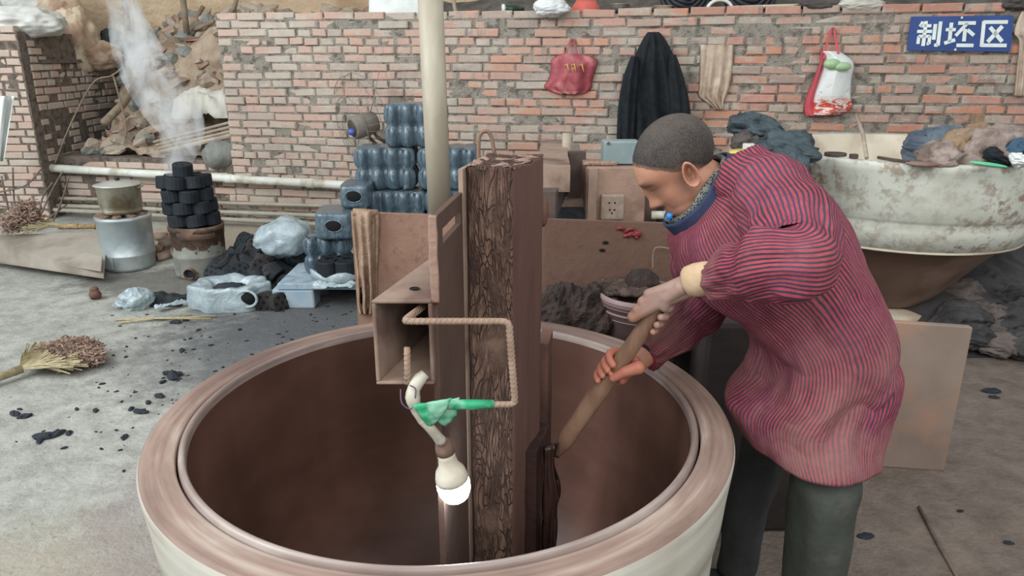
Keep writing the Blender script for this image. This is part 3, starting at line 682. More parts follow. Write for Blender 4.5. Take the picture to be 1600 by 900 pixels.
MB().lathe([(.001, 0), (R2*.95, 0), (R2*.97, .02), (R2*1.0, .14), (R2*1.015, .145), (R2*1.015, .155), (R2*1.0, .16), (R2*1.06, .33), (R2*1.1, .335), (R2*1.1, .355), (R2*1.02, .36), (R2*.9, .33), (.001, .32)], 40, fn=lambda p, a: p+Vector((.006*math.sin(a*5+p.z*9), .005*math.cos(a*4), .008*math.sin(a*2) if p.z > .3 else 0))).build('stove_body', m_rstove, st2, True).matrix_basis = Matrix()
MB().lathe([(R2*.99, .28), (R2*1.075, .285), (R2*1.115, .365), (R2*1.05, .365)], 40).build('rusty_collar', m_rust, st2, True).matrix_basis = Matrix()
MB().tube([(-.02, -.14, .055), (-.025, -.205, .05)], .036, 16, caps=False).build('air_vent', m_rust, st2, True).matrix_basis = Matrix()
solid(st2.children[2], .008)
MB().tube([(-.02, -.15, .055), (-.022, -.18, .052)], .03, 12).build('vent_opening', m_coal, st2).matrix_basis = Matrix()
def briq_mesh(r=.066, h=.084, holes=True):
    mb = MB(); seg = 16; n = 7 if holes else 0
    mb.lathe([(r*.94, 0), (r, .006), (r, h-.006), (r*.94, h)], seg)
    vs = []; 
    if holes:   # perforated look: recessed dimples on both faces
        for zf, sgn in ((0, 1), (h, -1)):
            c = [(0, 0)]+[(r*.62*math.cos(k*PI/3), r*.62*math.sin(k*PI/3)) for k in range(6)]
            rim = [(r*.94*math.cos(2*PI*k/seg), r*.94*math.sin(2*PI*k/seg), zf) for k in range(seg)]
            mb.add([(0, 0, zf)]+rim, [((0, 1+k, 1+(k+1) % seg) if sgn < 0 else (0, 1+(k+1) % seg, 1+k)) for k in range(seg)])
            for cx, cy in c:
                mb.add([(cx+r*.16*math.cos(k*PI/3), cy+r*.16*math.sin(k*PI/3), zf-sgn*.0015) for k in range(6)], [tuple(range(6)) if sgn < 0 else tuple(reversed(range(6)))], mi=1)
    return mb
bq = briq_mesh().mesh('coal_briquette')
m_hole = M('briquette_hole', '06080A', '0A0C0E', 5, .9, 0); m_bcoal = M('briquette_coal', '12171C', '1D242B', 10, .75, .6, .003)
bq.materials.append(m_bcoal); bq.materials.append(m_hole)
m_brn = M('burnt_briquette', '2A2726', '3A3432', 14, .9, .8, .004); bq2 = briq_mesh().mesh('coal_briquette'); bq2.materials.append(m_brn); bq2.materials.append(m_hole)
def briquette(loc, rot, label, group, me=bq):
    o = bpy.data.objects.new('coal_briquette', me); COL.objects.link(o); o.location = loc; o.rotation_euler = rot
    return tag(o, label, 'coal', group)
zt = s2.z+.365; rs_ = random.Random(5)
for lv in range(4):
    n = 6
    for k in range(n):
        a = k*2*PI/n+lv*.5; rr = .118
        lean = Vector((-.012*lv-.005, 0, 0))
        briquette(s2+lean+Vector((rr*math.cos(a), rr*math.sin(a), .365+lv*.086)), (rs_.uniform(-.1, .1), rs_.uniform(-.1, .1)-.05, a), 'black honeycomb coal briquette stacked on the rusty stove', 'briquettes stacked on the rusty stove')
    briquette(s2+lean+Vector((0, 0, .365+lv*.086)), (0, 0, lv), 'black honeycomb coal briquette stacked on the rusty stove', 'briquettes stacked on the rusty stove')
briquette(s2+Vector((-.02, -.05, .365+.346)), (.1, .1, 0), 'topmost black coal briquette of the smoking stack', None)
# pieces between the stoves
for k, (px, py) in enumerate(((255, 392), (262, 402), (258, 412), (270, 398), (250, 404), (275, 410))):
    q = gz(px, py); o = MB().tube([Vector((-.05, 0, 0)), Vector((.05, 0, 0))], .03, 12).build('fire_clay_pipe', m_brickbit, smooth=True); o.location = (q.x, q.y, floorz(q.x, q.y)+.03+.02*(k % 2)); o.rotation_euler = (0, 0, .4*k)
    tag(o, 'small tan fired-clay stub lying between the two stoves', 'clay stub', 'clay stubs between the stoves')
# ---------------- honeycomb coal packs in plastic wrap ----------------
m_wrap = None
def mwrap():
    t = NT('shrink_wrap_over_coal'); co = t.coord('Object')
    n = t.noise(co, 7, 6, .6, .8); n2 = t.noise(t.n('ShaderNodeMapping', i_0=co, i_3=(2, 2, .7)).outputs[0], 24, 5, .6, 1)
    c = t.mix(t.ramp(n2, [(.4, 0.), (.75, .75)]), rgb('3E4E59'), rgb('70838D'))
    c = t.mix(t.ramp(n, [(.6, 0.), (.75, .6)]), c, rgb('94A7AE')); t.color(c)
    t.bump(t.math('ADD', n2, n), .6, .006); t.b.inputs['Coat Weight'].default_value = .6; t.b.inputs['Coat Roughness'].default_value = .2
    return t.done(.35, 0, .5)
m_wrap = mwrap()
def mfilm():
    t = NT('thin_plastic_film'); co = t.coord('Object'); n = t.noise(co, 11, 6, .6, .4)
    t.color(t.mix(t.ramp(n, [(.3, 0.), (.75, 1.)]), rgb('8FA1A8'), rgb('C6D2D4'))); t.bump(n, .9, .02)
    t.b.inputs['Alpha'].default_value = .8; t.b.inputs['Coat Weight'].default_value = .5
    return t.done(.25, 0, .5)
m_film = mfilm()
PR = .05
def pack_mesh(nx_, ny_, layers=2, hh=.135, seed=0):
    """scalloped outline of nx by ny briquettes, `layers` high, pinched between layers"""
    w_, d_ = nx_*2*PR, ny_*2*PR; per = 2*(w_+d_)
    def out(s):
        s = (s % 1)*per
        if s < w_: x, y, n, q = -w_/2+s, -d_/2, Vector((0, -1, 0)), s
        elif s < w_+d_: x, y, n, q = w_/2, -d_/2+s-w_, Vector((1, 0, 0)), s-w_
        elif s < 2*w_+d_: x, y, n, q = w_/2-(s-w_-d_), d_/2, Vector((0, 1, 0)), s-w_-d_
        else: x, y, n, q = -w_/2, d_/2-(s-2*w_-d_), Vector((-1, 0, 0)), s-2*w_-d_
        c = abs(math.sin(PI*q/(2*PR)))**1.1
        cr = max(0, (abs(x)/(w_/2))**6*(abs(y)/(d_/2))**6)
        p = Vector((x, y, 0))*(1-.10*cr)+n*(-.05*(1-c))
        return p, n, c
    H_ = layers*hh; nu_ = (nx_+ny_)*2*7; nv_ = layers*7
    def f(u, v):
        p, n, c = out(u+.00001); z = v*H_; ph = (v*layers) % 1 if v < 1 else 1
        pin = (2*abs(ph-.5))**3
        inner = (v in (0, 1))
        q = p - n*(.020*pin) + n*.006*nz((p.x*14, p.y*14, z*9+seed), 1.0, seed)
        # stretched film bridges the hollows near the top and bottom of each layer
        q -= n*0
        return Vector((q.x, q.y, z))
    mb = MB().surf(f, nu_, nv_, cu=True, capv=True)
    return mb
pk = pack_mesh(4, 3).mesh('coal_pack'); pk.materials.append(m_wrap)
pk.polygons.foreach_set('use_smooth', [len(p.vertices) < 5 for p in pk.polygons])
def coal_pack(loc, rz, label, group='wrapped packs of coal briquettes', me=pk):
    o = bpy.data.objects.new('coal_pack', me); COL.objects.link(o); o.location = loc; o.rotation_euler = (0, 0, rz)
    return tag(o, label, 'coal pack', group)
q0 = at(607, 290, 4.75)
YS = 4.9
def pk_at(px, z, Y=YS): p = at(px, 300, Y); return Vector((p.x, Y, z))
DZ = fz(4.9, .98)-.98
coal_pack(pk_at(608, .705+DZ), 0, 'left wrapped coal pack of the second row, below the topmost pack')
coal_pack(pk_at(703, .705+DZ), 0, 'right wrapped coal pack of the second row, behind the plastic pole')
coal_pack(pk_at(656, .98+DZ), 0, 'topmost wrapped coal pack of the tall stack behind the pole')
coal_pack(pk_at(622, .43+DZ, 4.85), 0, 'wrapped coal pack of the third row, above the board edge')
coal_pack(pk_at(712, .43+DZ, 4.85), 0, 'wrapped coal pack of the third row, between pole and post')
for k, x in enumerate((608, 703)):
    coal_pack(pk_at(x, .155+DZ), 0, 'wrapped coal pack low in the tall stack behind the board')
# end-on packs with an opening in the film
def pack_hole(px, py, Y, w_, h_, label, rz=0):
    c = at(px, py, Y); root = empty('opened_coal_pack', c, rz, label, 'coal pack')
    def f(u, v):
        a = 2*PI*u; ex = .35
        x = w_/2*math.copysign(abs(math.cos(a))**ex, math.cos(a)); y = .15*math.copysign(abs(math.sin(a))**ex, math.sin(a))
        k = 1-.06*(abs(2*v-1))**5+.02*nz((x*6, y*6, v*3), 1.5, px)
        return Vector((x*k, y*k, v*h_))
    o = MB().surf(f, 40, 10, cu=True, capv=True).build('wrapping', m_wrap, root, True); o.matrix_basis = Matrix()
    for m in o.data.polygons: 
        if len(m.vertices) > 4: m.use_smooth = False
    o = MB().ball((0, -.146, h_*.52), (.05, .012, .034), 10).build('torn_hole', m_hole, root, True); o.matrix_basis = Matrix()
    o = MB().tube([(.054*math.cos(a*PI/10), -.150, h_*.52+.038*math.sin(a*PI/10)) for a in range(20)], .005, 6, closed=True).build('hole_edge', m_wrap, root, True); o.matrix_basis = Matrix()
pack_hole(561, 318, 4.72, .19, .14, 'wrapped coal pack with a round hole, left of the third row')
pack_hole(528, 366, 4.6, .24, .165, 'wrapped coal pack with a round hole on the small stack', .08)
bk_hex = pack_mesh(3, 2, 2, .12, 3).mesh('coal_pack'); bk_hex.materials.append(m_wrap); bk_hex.polygons.foreach_set('use_smooth', [len(p.vertices) < 5 for p in bk_hex.polygons])
zb = at(528, 366, 4.6).z
o = coal_pack(Vector((at(507, 400, 4.6).x, 4.6, zb-.245)), 0, 'two-layer wrapped coal pack on the blue pallet', me=bk_hex)
o.location.x = at(508, 400, 4.5).x
# pallet
pb0 = gz(436, 482); pz = .165
def pallet():
    x0 = gz(434, 486).x; y0 = 4.32; W_, D_ = 1.35, .85
    root = empty('pallet', (x0+W_/2, y0+D_/2, 0), 0, 'dirty blue and white plastic pallet under the coal packs', 'pallet')
    m_pal = M('pallet_plastic', '8CA0AE', 'A9B2B6', 5, .6, .3, .003, c3='70757A', s3=7)
    bev(MB().box((0, 0, pz-.02), (W_, D_, .04)).build('deck', m_pal, root), .006).matrix_basis = Matrix()
    for sx_ in (-1, 0, 1):
        for sy_ in (-1, 0, 1):
            bev(MB().box((sx_*(W_/2-.09), sy_*(D_/2-.08), (pz-.04)/2+.0), (.26, .15, pz-.04), taper=1).build('foot', m_pal, root), .012).matrix_basis = Matrix()
pallet()
# opened black pack on the pallet
oc = at(528, 428, 4.42); oc.z = pz
root = empty('opened_coal_bundle', oc, 0, 'opened plastic wrap with black briquettes on the front of the pallet', 'coal')
o = MB().lathe([(.12, 0), (.15, .02), (.155, .06), (.145, .065), (.13, .02), (.001, .012)], 24, fn=lambda p, a: p*1+Vector((.012*math.sin(5*a), .012*math.cos(3*a), .02*math.sin(a*4)*(p.z > .03)))).build('wrapping', m_film, root, True); o.matrix_basis = Matrix()
for k in range(4):
    o = bpy.data.objects.new('briquette', bq); COL.objects.link(o); o.parent = root; o.location = (-.055+.11*(k % 2), -.03+.1*(k//2), .02); o.scale = (1, 1, 1.3)
o = blanket('film_flap', 522, 448, 4.28, .26, .09, .02, m_film, 8, 0, fold=.02); tag(o, 'torn clear plastic draped over the pallet edge', 'plastic'); 
# big clear bag
o = MB().ball((0, 0, 0), (.2, .15, .13), 24, fn=lambda d: .2*nz(d, 1.8, 3)+.12*abs(nz(d, 4, 2))).build('plastic_bundle', m_film, smooth=True); o.location = at(443, 372, 4.85); o.rotation_euler = (0, -.25, .1); tag(o, 'big crumpled clear plastic wrapping beside the coal packs', 'plastic')
# heap of broken briquettes
hc = gz(414, 446)
hp = MB().surf(lambda u, v: (lambda x, y: Vector((hc.x+x, hc.y+.25+y, max(-.02, .24*(1-(x/.33)**2)*(1-(y/.5)**2) if abs(x) < .33 and abs(y) < .5 else 0)+.02*nz((x, y, 0), 12))))(lerp(-.35, .35, u), lerp(-.52, .52, v)), 50, 50).build('coal_heap', m_coal2, smooth=True)
tag(hp, 'dark heap of coal crumbs between the rusty stove and the pallet', 'coal', kind='stuff')
rs_ = random.Random(9)
for k in range(46):
    x = rs_.uniform(-.30, .24); y = rs_.uniform(-.48, .2)
    z = .24*(1-(x/.33)**2)*(1-(y/.5)**2)
    briquette(Vector((hc.x+x, hc.y+.25+y, max(.03, z)+.045)), (rs_.uniform(.3, 1.9), rs_.uniform(-.6, .6), rs_.uniform(0, 6)), 'loose dark honeycomb briquette on the heap behind the torn pack', 'loose briquettes on the dark heap', bq if k % 4 else bq2)
for k, (px, py) in enumerate(((420, 478), (432, 480), (440, 474))):
    q = gz(px, py); briquette(Vector((q.x, q.y, .035)), (1.4, 0, .8*k), 'loose briquette stub on the floor at the left of the pallet', 'briquette stubs before the pallet', bq2)
# torn pack on the floor
tp = gz(348, 488); tp.y += .16
root = empty('torn_coal_pack', tp, 0, 'torn white plastic coal pack lying open on the floor', 'coal pack')
def ftorn(u, v):
    a = 2*PI*u; lob = 1+.07*math.cos(a*7+.5); w_ = .25*lob; d_ = .18*lob
    prof = [(1.0, 0), (1.02, .05), (.98, .10), (.97, .14), (.85, .15), (.62, .14), (.5, .11), (.42, .06), (.001, .05)]
    k, z = interp(prof, v)
    return Vector((k*w_*math.cos(a), k*d_*math.sin(a), max(.0, z)+.015*nz((math.cos(a)*3, math.sin(a)*3, v*4), 1.2)*(v > .05)))
MB().surf(ftorn, 56, 24, cu=True).build('wrapping', m_film, root, True).matrix_basis = Matrix()
MB().ball((.155, -.14, .085), (.055, .03, .045), 10).build('torn_hole', m_hole, root, True).matrix_basis = Matrix()
MB().tube([(.155+.062*math.cos(a*PI/10), -.158, .085+.052*math.sin(a*PI/10)) for a in range(20)], .009, 6, closed=True).build('hole_edge', m_film, root, True).matrix_basis = Matrix()
MB().ball((.0, 0, .1), (.11, .07, .04), 10, fn=lambda d: .2*nz(d, 3)).build('coal_filling', m_coal, root, True).matrix_basis = Matrix()
# plastic trash
sack(212, 468, gz(212, 480).y, (.1, .09, .075), m_film, 41, 'crumpled clear plastic cup and film on the floor before the stove', 'plastic_scrap', 'plastic')
o = blanket('plastic_film', 205, 478, gz(205, 481).y, .2, .1, .015, m_film, 5, .1, fold=.02); o.location.z += .01; tag(o, 'flat torn plastic film on the floor near the coal crumbs', 'plastic')
hc2 = gz(245, 470)
tag(MB().surf(lambda u, v: (lambda x, y: Vector((hc2.x+x, hc2.y+y, max(-.01, .05*(1-(x/.2)**2)*(1-(y/.12)**2))+.02*nz((x, y, 0), 22))))(lerp(-.2, .2, u), lerp(-.12, .12, v)), 40, 30).build('ash_heap', m_coal2), 'small heap of black ash on the floor before the stoves', 'ash', kind='stuff')
o = blanket('paper_scrap', 268, 480, gz(268, 482).y, .2, .05, .01, m_film, 15, .7, fold=.02); o.location.z += .01; tag(o, 'thin twisted plastic strip beside the torn coal pack', 'plastic')
for k, (a, b) in enumerate((((180, 500), (338, 494)), ((186, 504), (300, 492)), ((225, 497), (330, 498)))):
    tag(MB().tube([atz(*a, .006+.006*k), atz(*b, .006+.006*k)], .006, 6).build('bamboo_stick', m_strawg, smooth=True), 'thin bamboo stick lying on the floor before the torn coal pack', 'stick', 'bamboo sticks on the floor')
lump = MB().ball((0, 0, .035), (.038, .035, .036), 10, fn=lambda d: .3*nz(d, 2, 8)).build('clay_lump', M('red_clay', '6E5046', '5C4038', 8, .9, .6), smooth=True); lump.location = gz(150, 468); tag(lump, 'small red-brown clay lump alone on the floor', 'clay')
lump2 = MB().ball((0, 0, .07), (.026, .024, .018), 8, fn=lambda d: .2*nz(d, 3)).build('clay_knob', bpy.data.materials['red_clay'], lump, True); lump2.matrix_basis = Matrix()
# coal crumbs scattered on the floor
cr = []
for i in range(5):
    cr.append(MB().ball((0, 0, 0), (.022, .012, .007), 4, fn=lambda d: .6*nz(d, 2, i*3)).mesh('coal_crumb')); cr[-1].materials.append(m_coal)
spots = [(40, 652, 2), (22, 648, 2), (68, 684, 3), (88, 680, 2.5), (62, 690, 1.5), (108, 678, 1.5), (270, 590, 3.5), (262, 585, 2), (280, 586, 2), (255, 598, 1.5), (195, 684, 1.6), (205, 640, 1.4), (150, 642, 1.4), (220, 645, 2.2), (248, 620, 2), (232, 630, 1.5), (30, 640, 1), (285, 548, 1.6), (310, 516, 1.2), (275, 504, 2.5), (290, 500, 2), (375, 515, 1.3), (330, 540, 1), (100, 700, 1), (160, 600, 1), (120, 640, 1)]
rs_ = random.Random(4)
for k in range(90):
    px, py = rs_.gauss(250, 90), rs_.gauss(610, 50); spots.append((max(5, px), max(505, py), rs_.uniform(.25, .8)))
for k in range(60):
    spots.append((rs_.uniform(170, 560), rs_.uniform(478, 560), rs_.uniform(.3, .9)))
for px, py, s_ in spots:
    s_ *= .72; q = gz(px, py)
    if (q.x+.16)**2+(q.y-1.48)**2 < .5: continue
    o = bpy.data.objects.new('coal_crumb', rs_.choice(cr)); COL.objects.link(o); o.location = (q.x, q.y, floorz(q.x, q.y)+.004*s_); o.scale = (s_*1.0, s_, s_); o.rotation_euler = (0, 0, rs_.uniform(0, 6))
    tag(o, 'black coal crumb scattered on the concrete floor left of the mould', 'coal', 'coal crumbs on the floor')
# ---------------- smoke from the stove ----------------
def smoke():
    t = NT('smoke'); m = t.m; t.t.nodes.remove(t.b)
    out = [n for n in t.t.nodes if n.type == 'OUTPUT_MATERIAL'][0]
    P = t.coord('Object'); uvd = t.noise(t.n('ShaderNodeMapping', i_0=P, i_3=(1, 1, .55)).outputs[0], 7.5, 6, .65, 1.5)
    d = t.math('MULTIPLY', t.ramp(uvd, [(.44, 0.), (.66, 1.)]), 10)
    v = t.n('ShaderNodeVolumePrincipled'); v.inputs['Color'].default_value = (.97, .99, 1, 1); t.L(d, v.inputs['Density']); v.inputs['Anisotropy'].default_value = .2
    t.L(v.outputs[0], out.inputs['Volume']); return m
ms = smoke()
path = smooth_path([at(288, 300, 5.1), at(278, 255, 5.15), at(283, 200, 5.2), at(255, 150, 5.25), at(225, 105, 5.3), at(212, 70, 5.35), at(196, 20, 5.4), at(190, -30, 5.4)], 30)
rad = [interp([(.08,), (.10,), (.16,), (.19,), (.17,), (.16,), (.12,), (.10,)], k/30)[0] for k in range(31)]
sm = MB().tube(path, rad, 16).build('smoke_plume', ms); tag(sm, 'pale smoke drifting up from the briquette stack', 'smoke', kind='stuff')
# ---------------- big plaster mould in front ----------------
MC = Vector((-.148, 1.483, 0)); RZ = .75
def m_spun(name, cols, k=1.0, rough=.55):
    t = NT(name); co = t.coord('Object'); sx = t.n('ShaderNodeSeparateXYZ'); t.L(co, sx.inputs[0])
    x, y, z = sx.outputs; r = t.math('SQRT', t.math('ADD', t.math('MULTIPLY', x, x), t.math('MULTIPLY', y, y)))
    cb = t.n('ShaderNodeCombineXYZ'); t.L(t.math('MULTIPLY', r, 22*k), cb.inputs[0]); t.L(t.math('MULTIPLY', z, 16*k), cb.inputs[1])
    an = t.math('ARCTAN2', y, x); t.L(t.math('MULTIPLY', t.math('SINE', an), .9), cb.inputs[2])
    n = t.noise(cb.outputs[0], 1.0, 6, .6, .25)
    cb2 = t.n('ShaderNodeCombineXYZ'); t.L(t.math('MULTIPLY', r, 5), cb2.inputs[0]); t.L(t.math('SINE', an), cb2.inputs[1]); t.L(t.math('COSINE', an), cb2.inputs[2])
    n2 = t.noise(cb2.outputs[0], 1.6, 4)
    t.color(t.ramp(t.math('ADD', t.math('MULTIPLY', n, .6), t.math('MULTIPLY', n2, .4)), [(.36, cols[0]), (.46, cols[1]), (.54, cols[2]), (.64, cols[3])]))
    t.bump(n, .15, .004); return t.done(rough, 0, .35)
m_rim = m_spun('clay_stained_rim', [rgb('64504A'), rgb('7D675D'), rgb('967F74'), rgb('B8A99D')])
m_side = m_spun('plaster_side', [rgb('85766A'), rgb('A0968A'), rgb('B2ADA0'), rgb('C2C1B6')], .7, .6)
m_lip = m_spun('mould_lip', [rgb('665650'), rgb('786862'), rgb('8E7E77'), rgb('B0A49C')], 1.5, .35)
m_inner = m_spun('wet_clay_wall', [rgb('473229'), rgb('533A31'), rgb('63473D'), rgb('725346')], .15, .42)
root = empty('plaster_mould', MC, 0, 'large round white plaster mould smeared with brown clay, spinning in front', 'mould')
Ro, Ri = .620, .533
def part(name, prof, mat, seg=160):
    o = MB().lathe(prof, seg).build(name, mat, root, True); o.matrix_basis = Matrix(); return o
part('mould_body', [(.40, .08), (.56, .08), (.578, .10), (.592, .4), (.598, .56), (.604, .575), (.604, .60), (.609, .605), (.613, .66), (.617, .70), (Ro, .728), (Ro+.001, .740), (Ro-.002, .7465)], m_side)
part('rim', [(Ro-.002, .746), (Ro-.006, .7505), (Ro-.010, .752), (Ro-.03, .7525), (Ro-.05, .752), (.562, .7515), (.556, .751), (.5535, .7502), (.5525, .747), (.552, .73)], m_rim)
part('inner_lip', [(.5495, .728), (.549, .744), (.547, .7535), (.543, .757), (.537, .7565), (Ri+.001, .752), (Ri, .735)], m_lip)
part('clay_wall', [(Ri, .738), (Ri-.002, .6), (Ri-.012, .42), (.495, .28), (.44, .17), (.33, .10), (.001, .09)], m_inner)
part('mould_foot', [(.3, .0), (.61, .0), (.61, .055), (.55, .08), (.40, .081)], m_claydry, 64)
# turning motion of the wheel is left out: the mould is shown at rest
# ---------------- forming machine ----------------
def box2(name, b4, z0, z1, mat, parent=None):
    b = [Vector((p[0], p[1], z0)) for p in b4]; t = [Vector((p[0], p[1], z1)) for p in b4]
    return MB().hexa(b, t).build(name, mat, parent)
PF = [tuple(atz(*p, 1.30))[:2] for p in ((726, 260), (802, 262), (852, 243), (764, 241))]
def m_cracked():
    t = NT('cracked_clay_post'); co = t.coord('Object'); st = t.n('ShaderNodeMapping', i_0=co, i_3=(1, 1, .22)).outputs[0]
    w = t.n('ShaderNodeTexVoronoi', feature='DISTANCE_TO_EDGE', i_Scale=95); 
    dn = t.n('ShaderNodeTexNoise', i_Scale=14); t.L(st, dn.inputs['Vector'])
    vm = t.n('ShaderNodeVectorMath', operation='MULTIPLY_ADD'); t.L(dn.outputs['Color'], vm.inputs[0]); vm.inputs[1].default_value = (.16, .16, .10); t.L(st, vm.inputs[2]); t.L(vm.outputs[0], w.inputs['Vector'])
    cr_ = t.ramp(w.outputs['Distance'], [(.0, .15), (.10, 1.)])
    n = t.noise(co, 5, 6); cr_ = t.math('MULTIPLY', cr_, t.ramp(t.noise(st, 60, 5, .7), [(.38, .2), (.55, 1.)]))
    cr_ = t.math('MAXIMUM', cr_, t.ramp(n, [(.50, 0.), (.66, 1.)]))
    sx = t.n('ShaderNodeSeparateXYZ'); t.L(co, sx.inputs[0])
    top = t.ramp(sx.outputs[2], [(.0, 0.), (.5, 0.), (1., 1.)])
    c = t.mix(cr_, rgb('3A2B26'), t.mix(t.ramp(n, [(.3, 0.), (.7, 1.)]), rgb('624A40'), rgb('7C6355')))
    t.color(c); t.bump(t.math('ADD', t.math('MULTIPLY', cr_, .8), t.math('MULTIPLY', t.noise(co, 60, 5), .4)), 1.0, .006)
    return t.done(.9, 0, .25)
m_crack = m_cracked()
mach = empty('forming_machine', (-.02, 1.5, .3), 0, 'clay-caked upright forming arm standing inside the front mould', 'machine')
def post_grid(u, v):      # rough box, displaced
    per = [(0, 1), (1, 2), (2, 3), (3, 0)]; k = min(3, int(u*4)); f = u*4-k; a, b = PF[per[k][0]], PF[per[k][1]]
    x, y = lerp(a[0], b[0], f), lerp(a[1], b[1], f); z = lerp(.25, 1.30, v); cx, cy = -.02, (PF[0][1]+PF[2][1])/2
    d = Vector((x-cx, y-cy, 0)).normalized(); e = abs(f-.5)*2
    rough = (.0035*nz((x*1.0, y, z*.35), 38) + .003*nz((x, y, z*.4), 16)) * (1 if k in (0, 3) else .5) - .006*e**8
    return Vector((x, y, z + (.006*nz((x, y, 0), 20) if v > .98 else 0)))+d*rough
MB().surf(post_grid, 4*28, 170, cu=True, capv=True).build('post', m_crack, mach, True)
pm = mach.children[0].data; pm.materials.append(M('smooth_clay_face', '5A413A', '6A4E45', 4, .8, .5, .004, c3='49352F', s3=5, stretch=(1, 1, .2)))
for p in pm.polygons:
    uu = pm.uv_layers[0].data[p.loop_start].uv.x
    if .25 <= uu < .5: p.material_index = 1
for p in mach.children[0].data.polygons:
    if len(p.vertices) > 4: p.use_smooth = False
top = MB().surf(lambda u, v: (lambda a, b: Vector((lerp(a[0], b[0], v), lerp(a[1], b[1], v), 1.299+.007*nz((u, v, 0), 4)+.004*nz((u, v, 0), 16))))((lerp(PF[0][0], PF[1][0], u), lerp(PF[0][1], PF[1][1], u)), (lerp(PF[3][0], PF[2][0], u), lerp(PF[3][1], PF[2][1], u))), 24, 36).build('clay_crust', m_claydry, mach, True)
# thin steel flange on the left of the post, and the slotted side plate
box2('flange', [(PF[0][0]-.012, PF[0][1]-.01), (PF[0][0]-.003, PF[0][1]-.012), (PF[3][0]-.003, PF[3][1]+.005), (PF[3][0]-.012, PF[3][1]+.005)], .28, 1.296, m_claysteel, mach)
# side plate with slot: built from bars around the slot
pa, pb = Vector((-.124, 1.163, 0)), Vector((-.094, 1.40, 0)); th = Vector((-.012, .002, 0))*.9
def pl(name, f0, f1, z0, z1, z0b=None, z1b=None, mat=m_clayw, par=mach):
    a, b = lerp(pa, pb, f0), lerp(pa, pb, f1); z0b = z0 if z0b is None else z0b; z1b = z1 if z1b is None else z1b
    V3 = lambda p, z: Vector((p.x, p.y, z))
    return V3(a, z0), V3(b, z0b), V3(b+th, z0b), V3(a+th, z0), V3(a, z1), V3(b, z1b), V3(b+th, z1b), V3(a+th, z1)
mb = MB()
zt_, zs1, zs0 = 1.252, 1.222, 1.196
for a_ in ((0, .22, .42, zt_), (.22, .88, .42, zs0), (.22, .88, zs1, zt_), (.88, 1, .42, zt_)):
    q = pl('x', *a_); mb.hexa(q[:4], q[4:])
mb.build('side_plate', M('dark_clay_plate', '4C3830', '5A443A', 5, .9, .6, .004), mach)
mb = MB(); q = [Vector((-.158, 1.243, 0)), Vector((-.139, 1.243, 0)), Vector((-.138, 1.256, 0)), Vector((-.157, 1.256, 0))]
sf = MB().surf(lambda u, v: (lambda c: c+Vector((.0015*nz(c, 40), 0, 0)))(Vector(((-.1275)+.0085*max(-.8, min(.8, 1.3*math.cos(2*PI*u))), 1.160+.007*max(-.8, min(.8, 1.3*math.sin(2*PI*u)))+.0015*nz((0, 0, v), 30), lerp(1.11, 1.256, v)))), 16, 40, cu=True, capv=True).build('plate_edge', m_claydry, mach, True)
# lower smooth face between box arm and post
# box-section arm with open end
d1 = (Vector((-.166, 1.40, 0))-Vector((-.23, 1.15, 0))); d1 = d1.normalized(); arm_len = .42; sd = Vector((1, 0, 0))*.099
A = Vector((-.232, 1.15, .964)); mb = MB(); tt = .006
def hx(o, a, b, c):   # parallelepiped from a corner
    return [o, o+a, o+a+b, o+b], [o+c, o+a+c, o+a+b+c, o+b+c]
L_ = d1*arm_len; up = Vector((0, 0, 1))
Rr = L_+Vector((-.045, 0, 0))
def plt(z0_, z1_, xa0, xa1):    # xa: 0..1 across the width, along the whole arm
    f0, f1 = A+sd*xa0, A+sd*xa1; g0, g1 = lerp(A+L_, A+sd+Rr, xa0), lerp(A+L_, A+sd+Rr, xa1)
    mb.hexa([f0+up*z0_, f1+up*z0_, g1+up*z0_, g0+up*z0_], [f0+up*z1_, f1+up*z1_, g1+up*z1_, g0+up*z1_])
plt(0, tt, 0, 1); plt(.146, .152, 0, 1); plt(tt, .146, 0, .06); plt(tt, .146, .94, 1)
mb.hexa([A+L_*.97+up*tt, A+sd+Rr*.97+up*tt, A+sd+Rr+up*tt, A+L_+up*tt], [A+L_*.97+up*.146, A+sd+Rr*.97+up*.146, A+sd+Rr+up*.146, A+L_+up*.146])
arm = bev(mb.build('box_arm', m_claysteel, mach), .0015, 1)
hx_ = Vector((-.185, 1.20, 1.128)); MB().lathe([(.001, 0), (.008, 0), (.009, .001)], 16, c=(-.168, 1.21, 1.1172)).build('bolt_hole', m_hole, arm)
# rear cross board behind the mould
bz = [at(549, 331, 2.45), at(1062, 349, 2.45)]
bd = MB().surf(lambda u, v: Vector((lerp(bz[0].x, bz[1].x, u), 2.45, lerp(.45, lerp(bz[0].z, bz[1].z, u), v))), 30, 20)
def m_board():
    t = NT('clay_splashed_board'); co = t.coord('Object'); n = t.noise(co, 7, 7, .65); n2 = t.noise(co, 40, 5)
    sx = t.n('ShaderNodeSeparateXYZ'); t.L(co, sx.inputs[0])
    c = t.mix(t.ramp(n, [(.35, 0.), (.65, 1.)]), rgb('856658'), rgb('967767')); c = t.mix(t.ramp(n2, [(.55, 0.), (.7, .6)]), c, rgb('6C5045'))
    g = t.ramp(sx.outputs[0], [(.02, 0.), (.12, 1.)]); c = t.mix(t.math('MULTIPLY', g, .75), c, rgb('574137')); t.color(c)
    t.bump(n2, .6, .004); return t.done(.85, 0, .3)
m_bd = m_board()
cb = solid(bd.build('cross_board', m_bd), .022); tag(cb, 'long brown clay-splashed board standing behind the front mould', 'board')
rm = M('red_paint', '8E3038', '7A2C32', 9, .7, .2)
rs_ = random.Random(2)
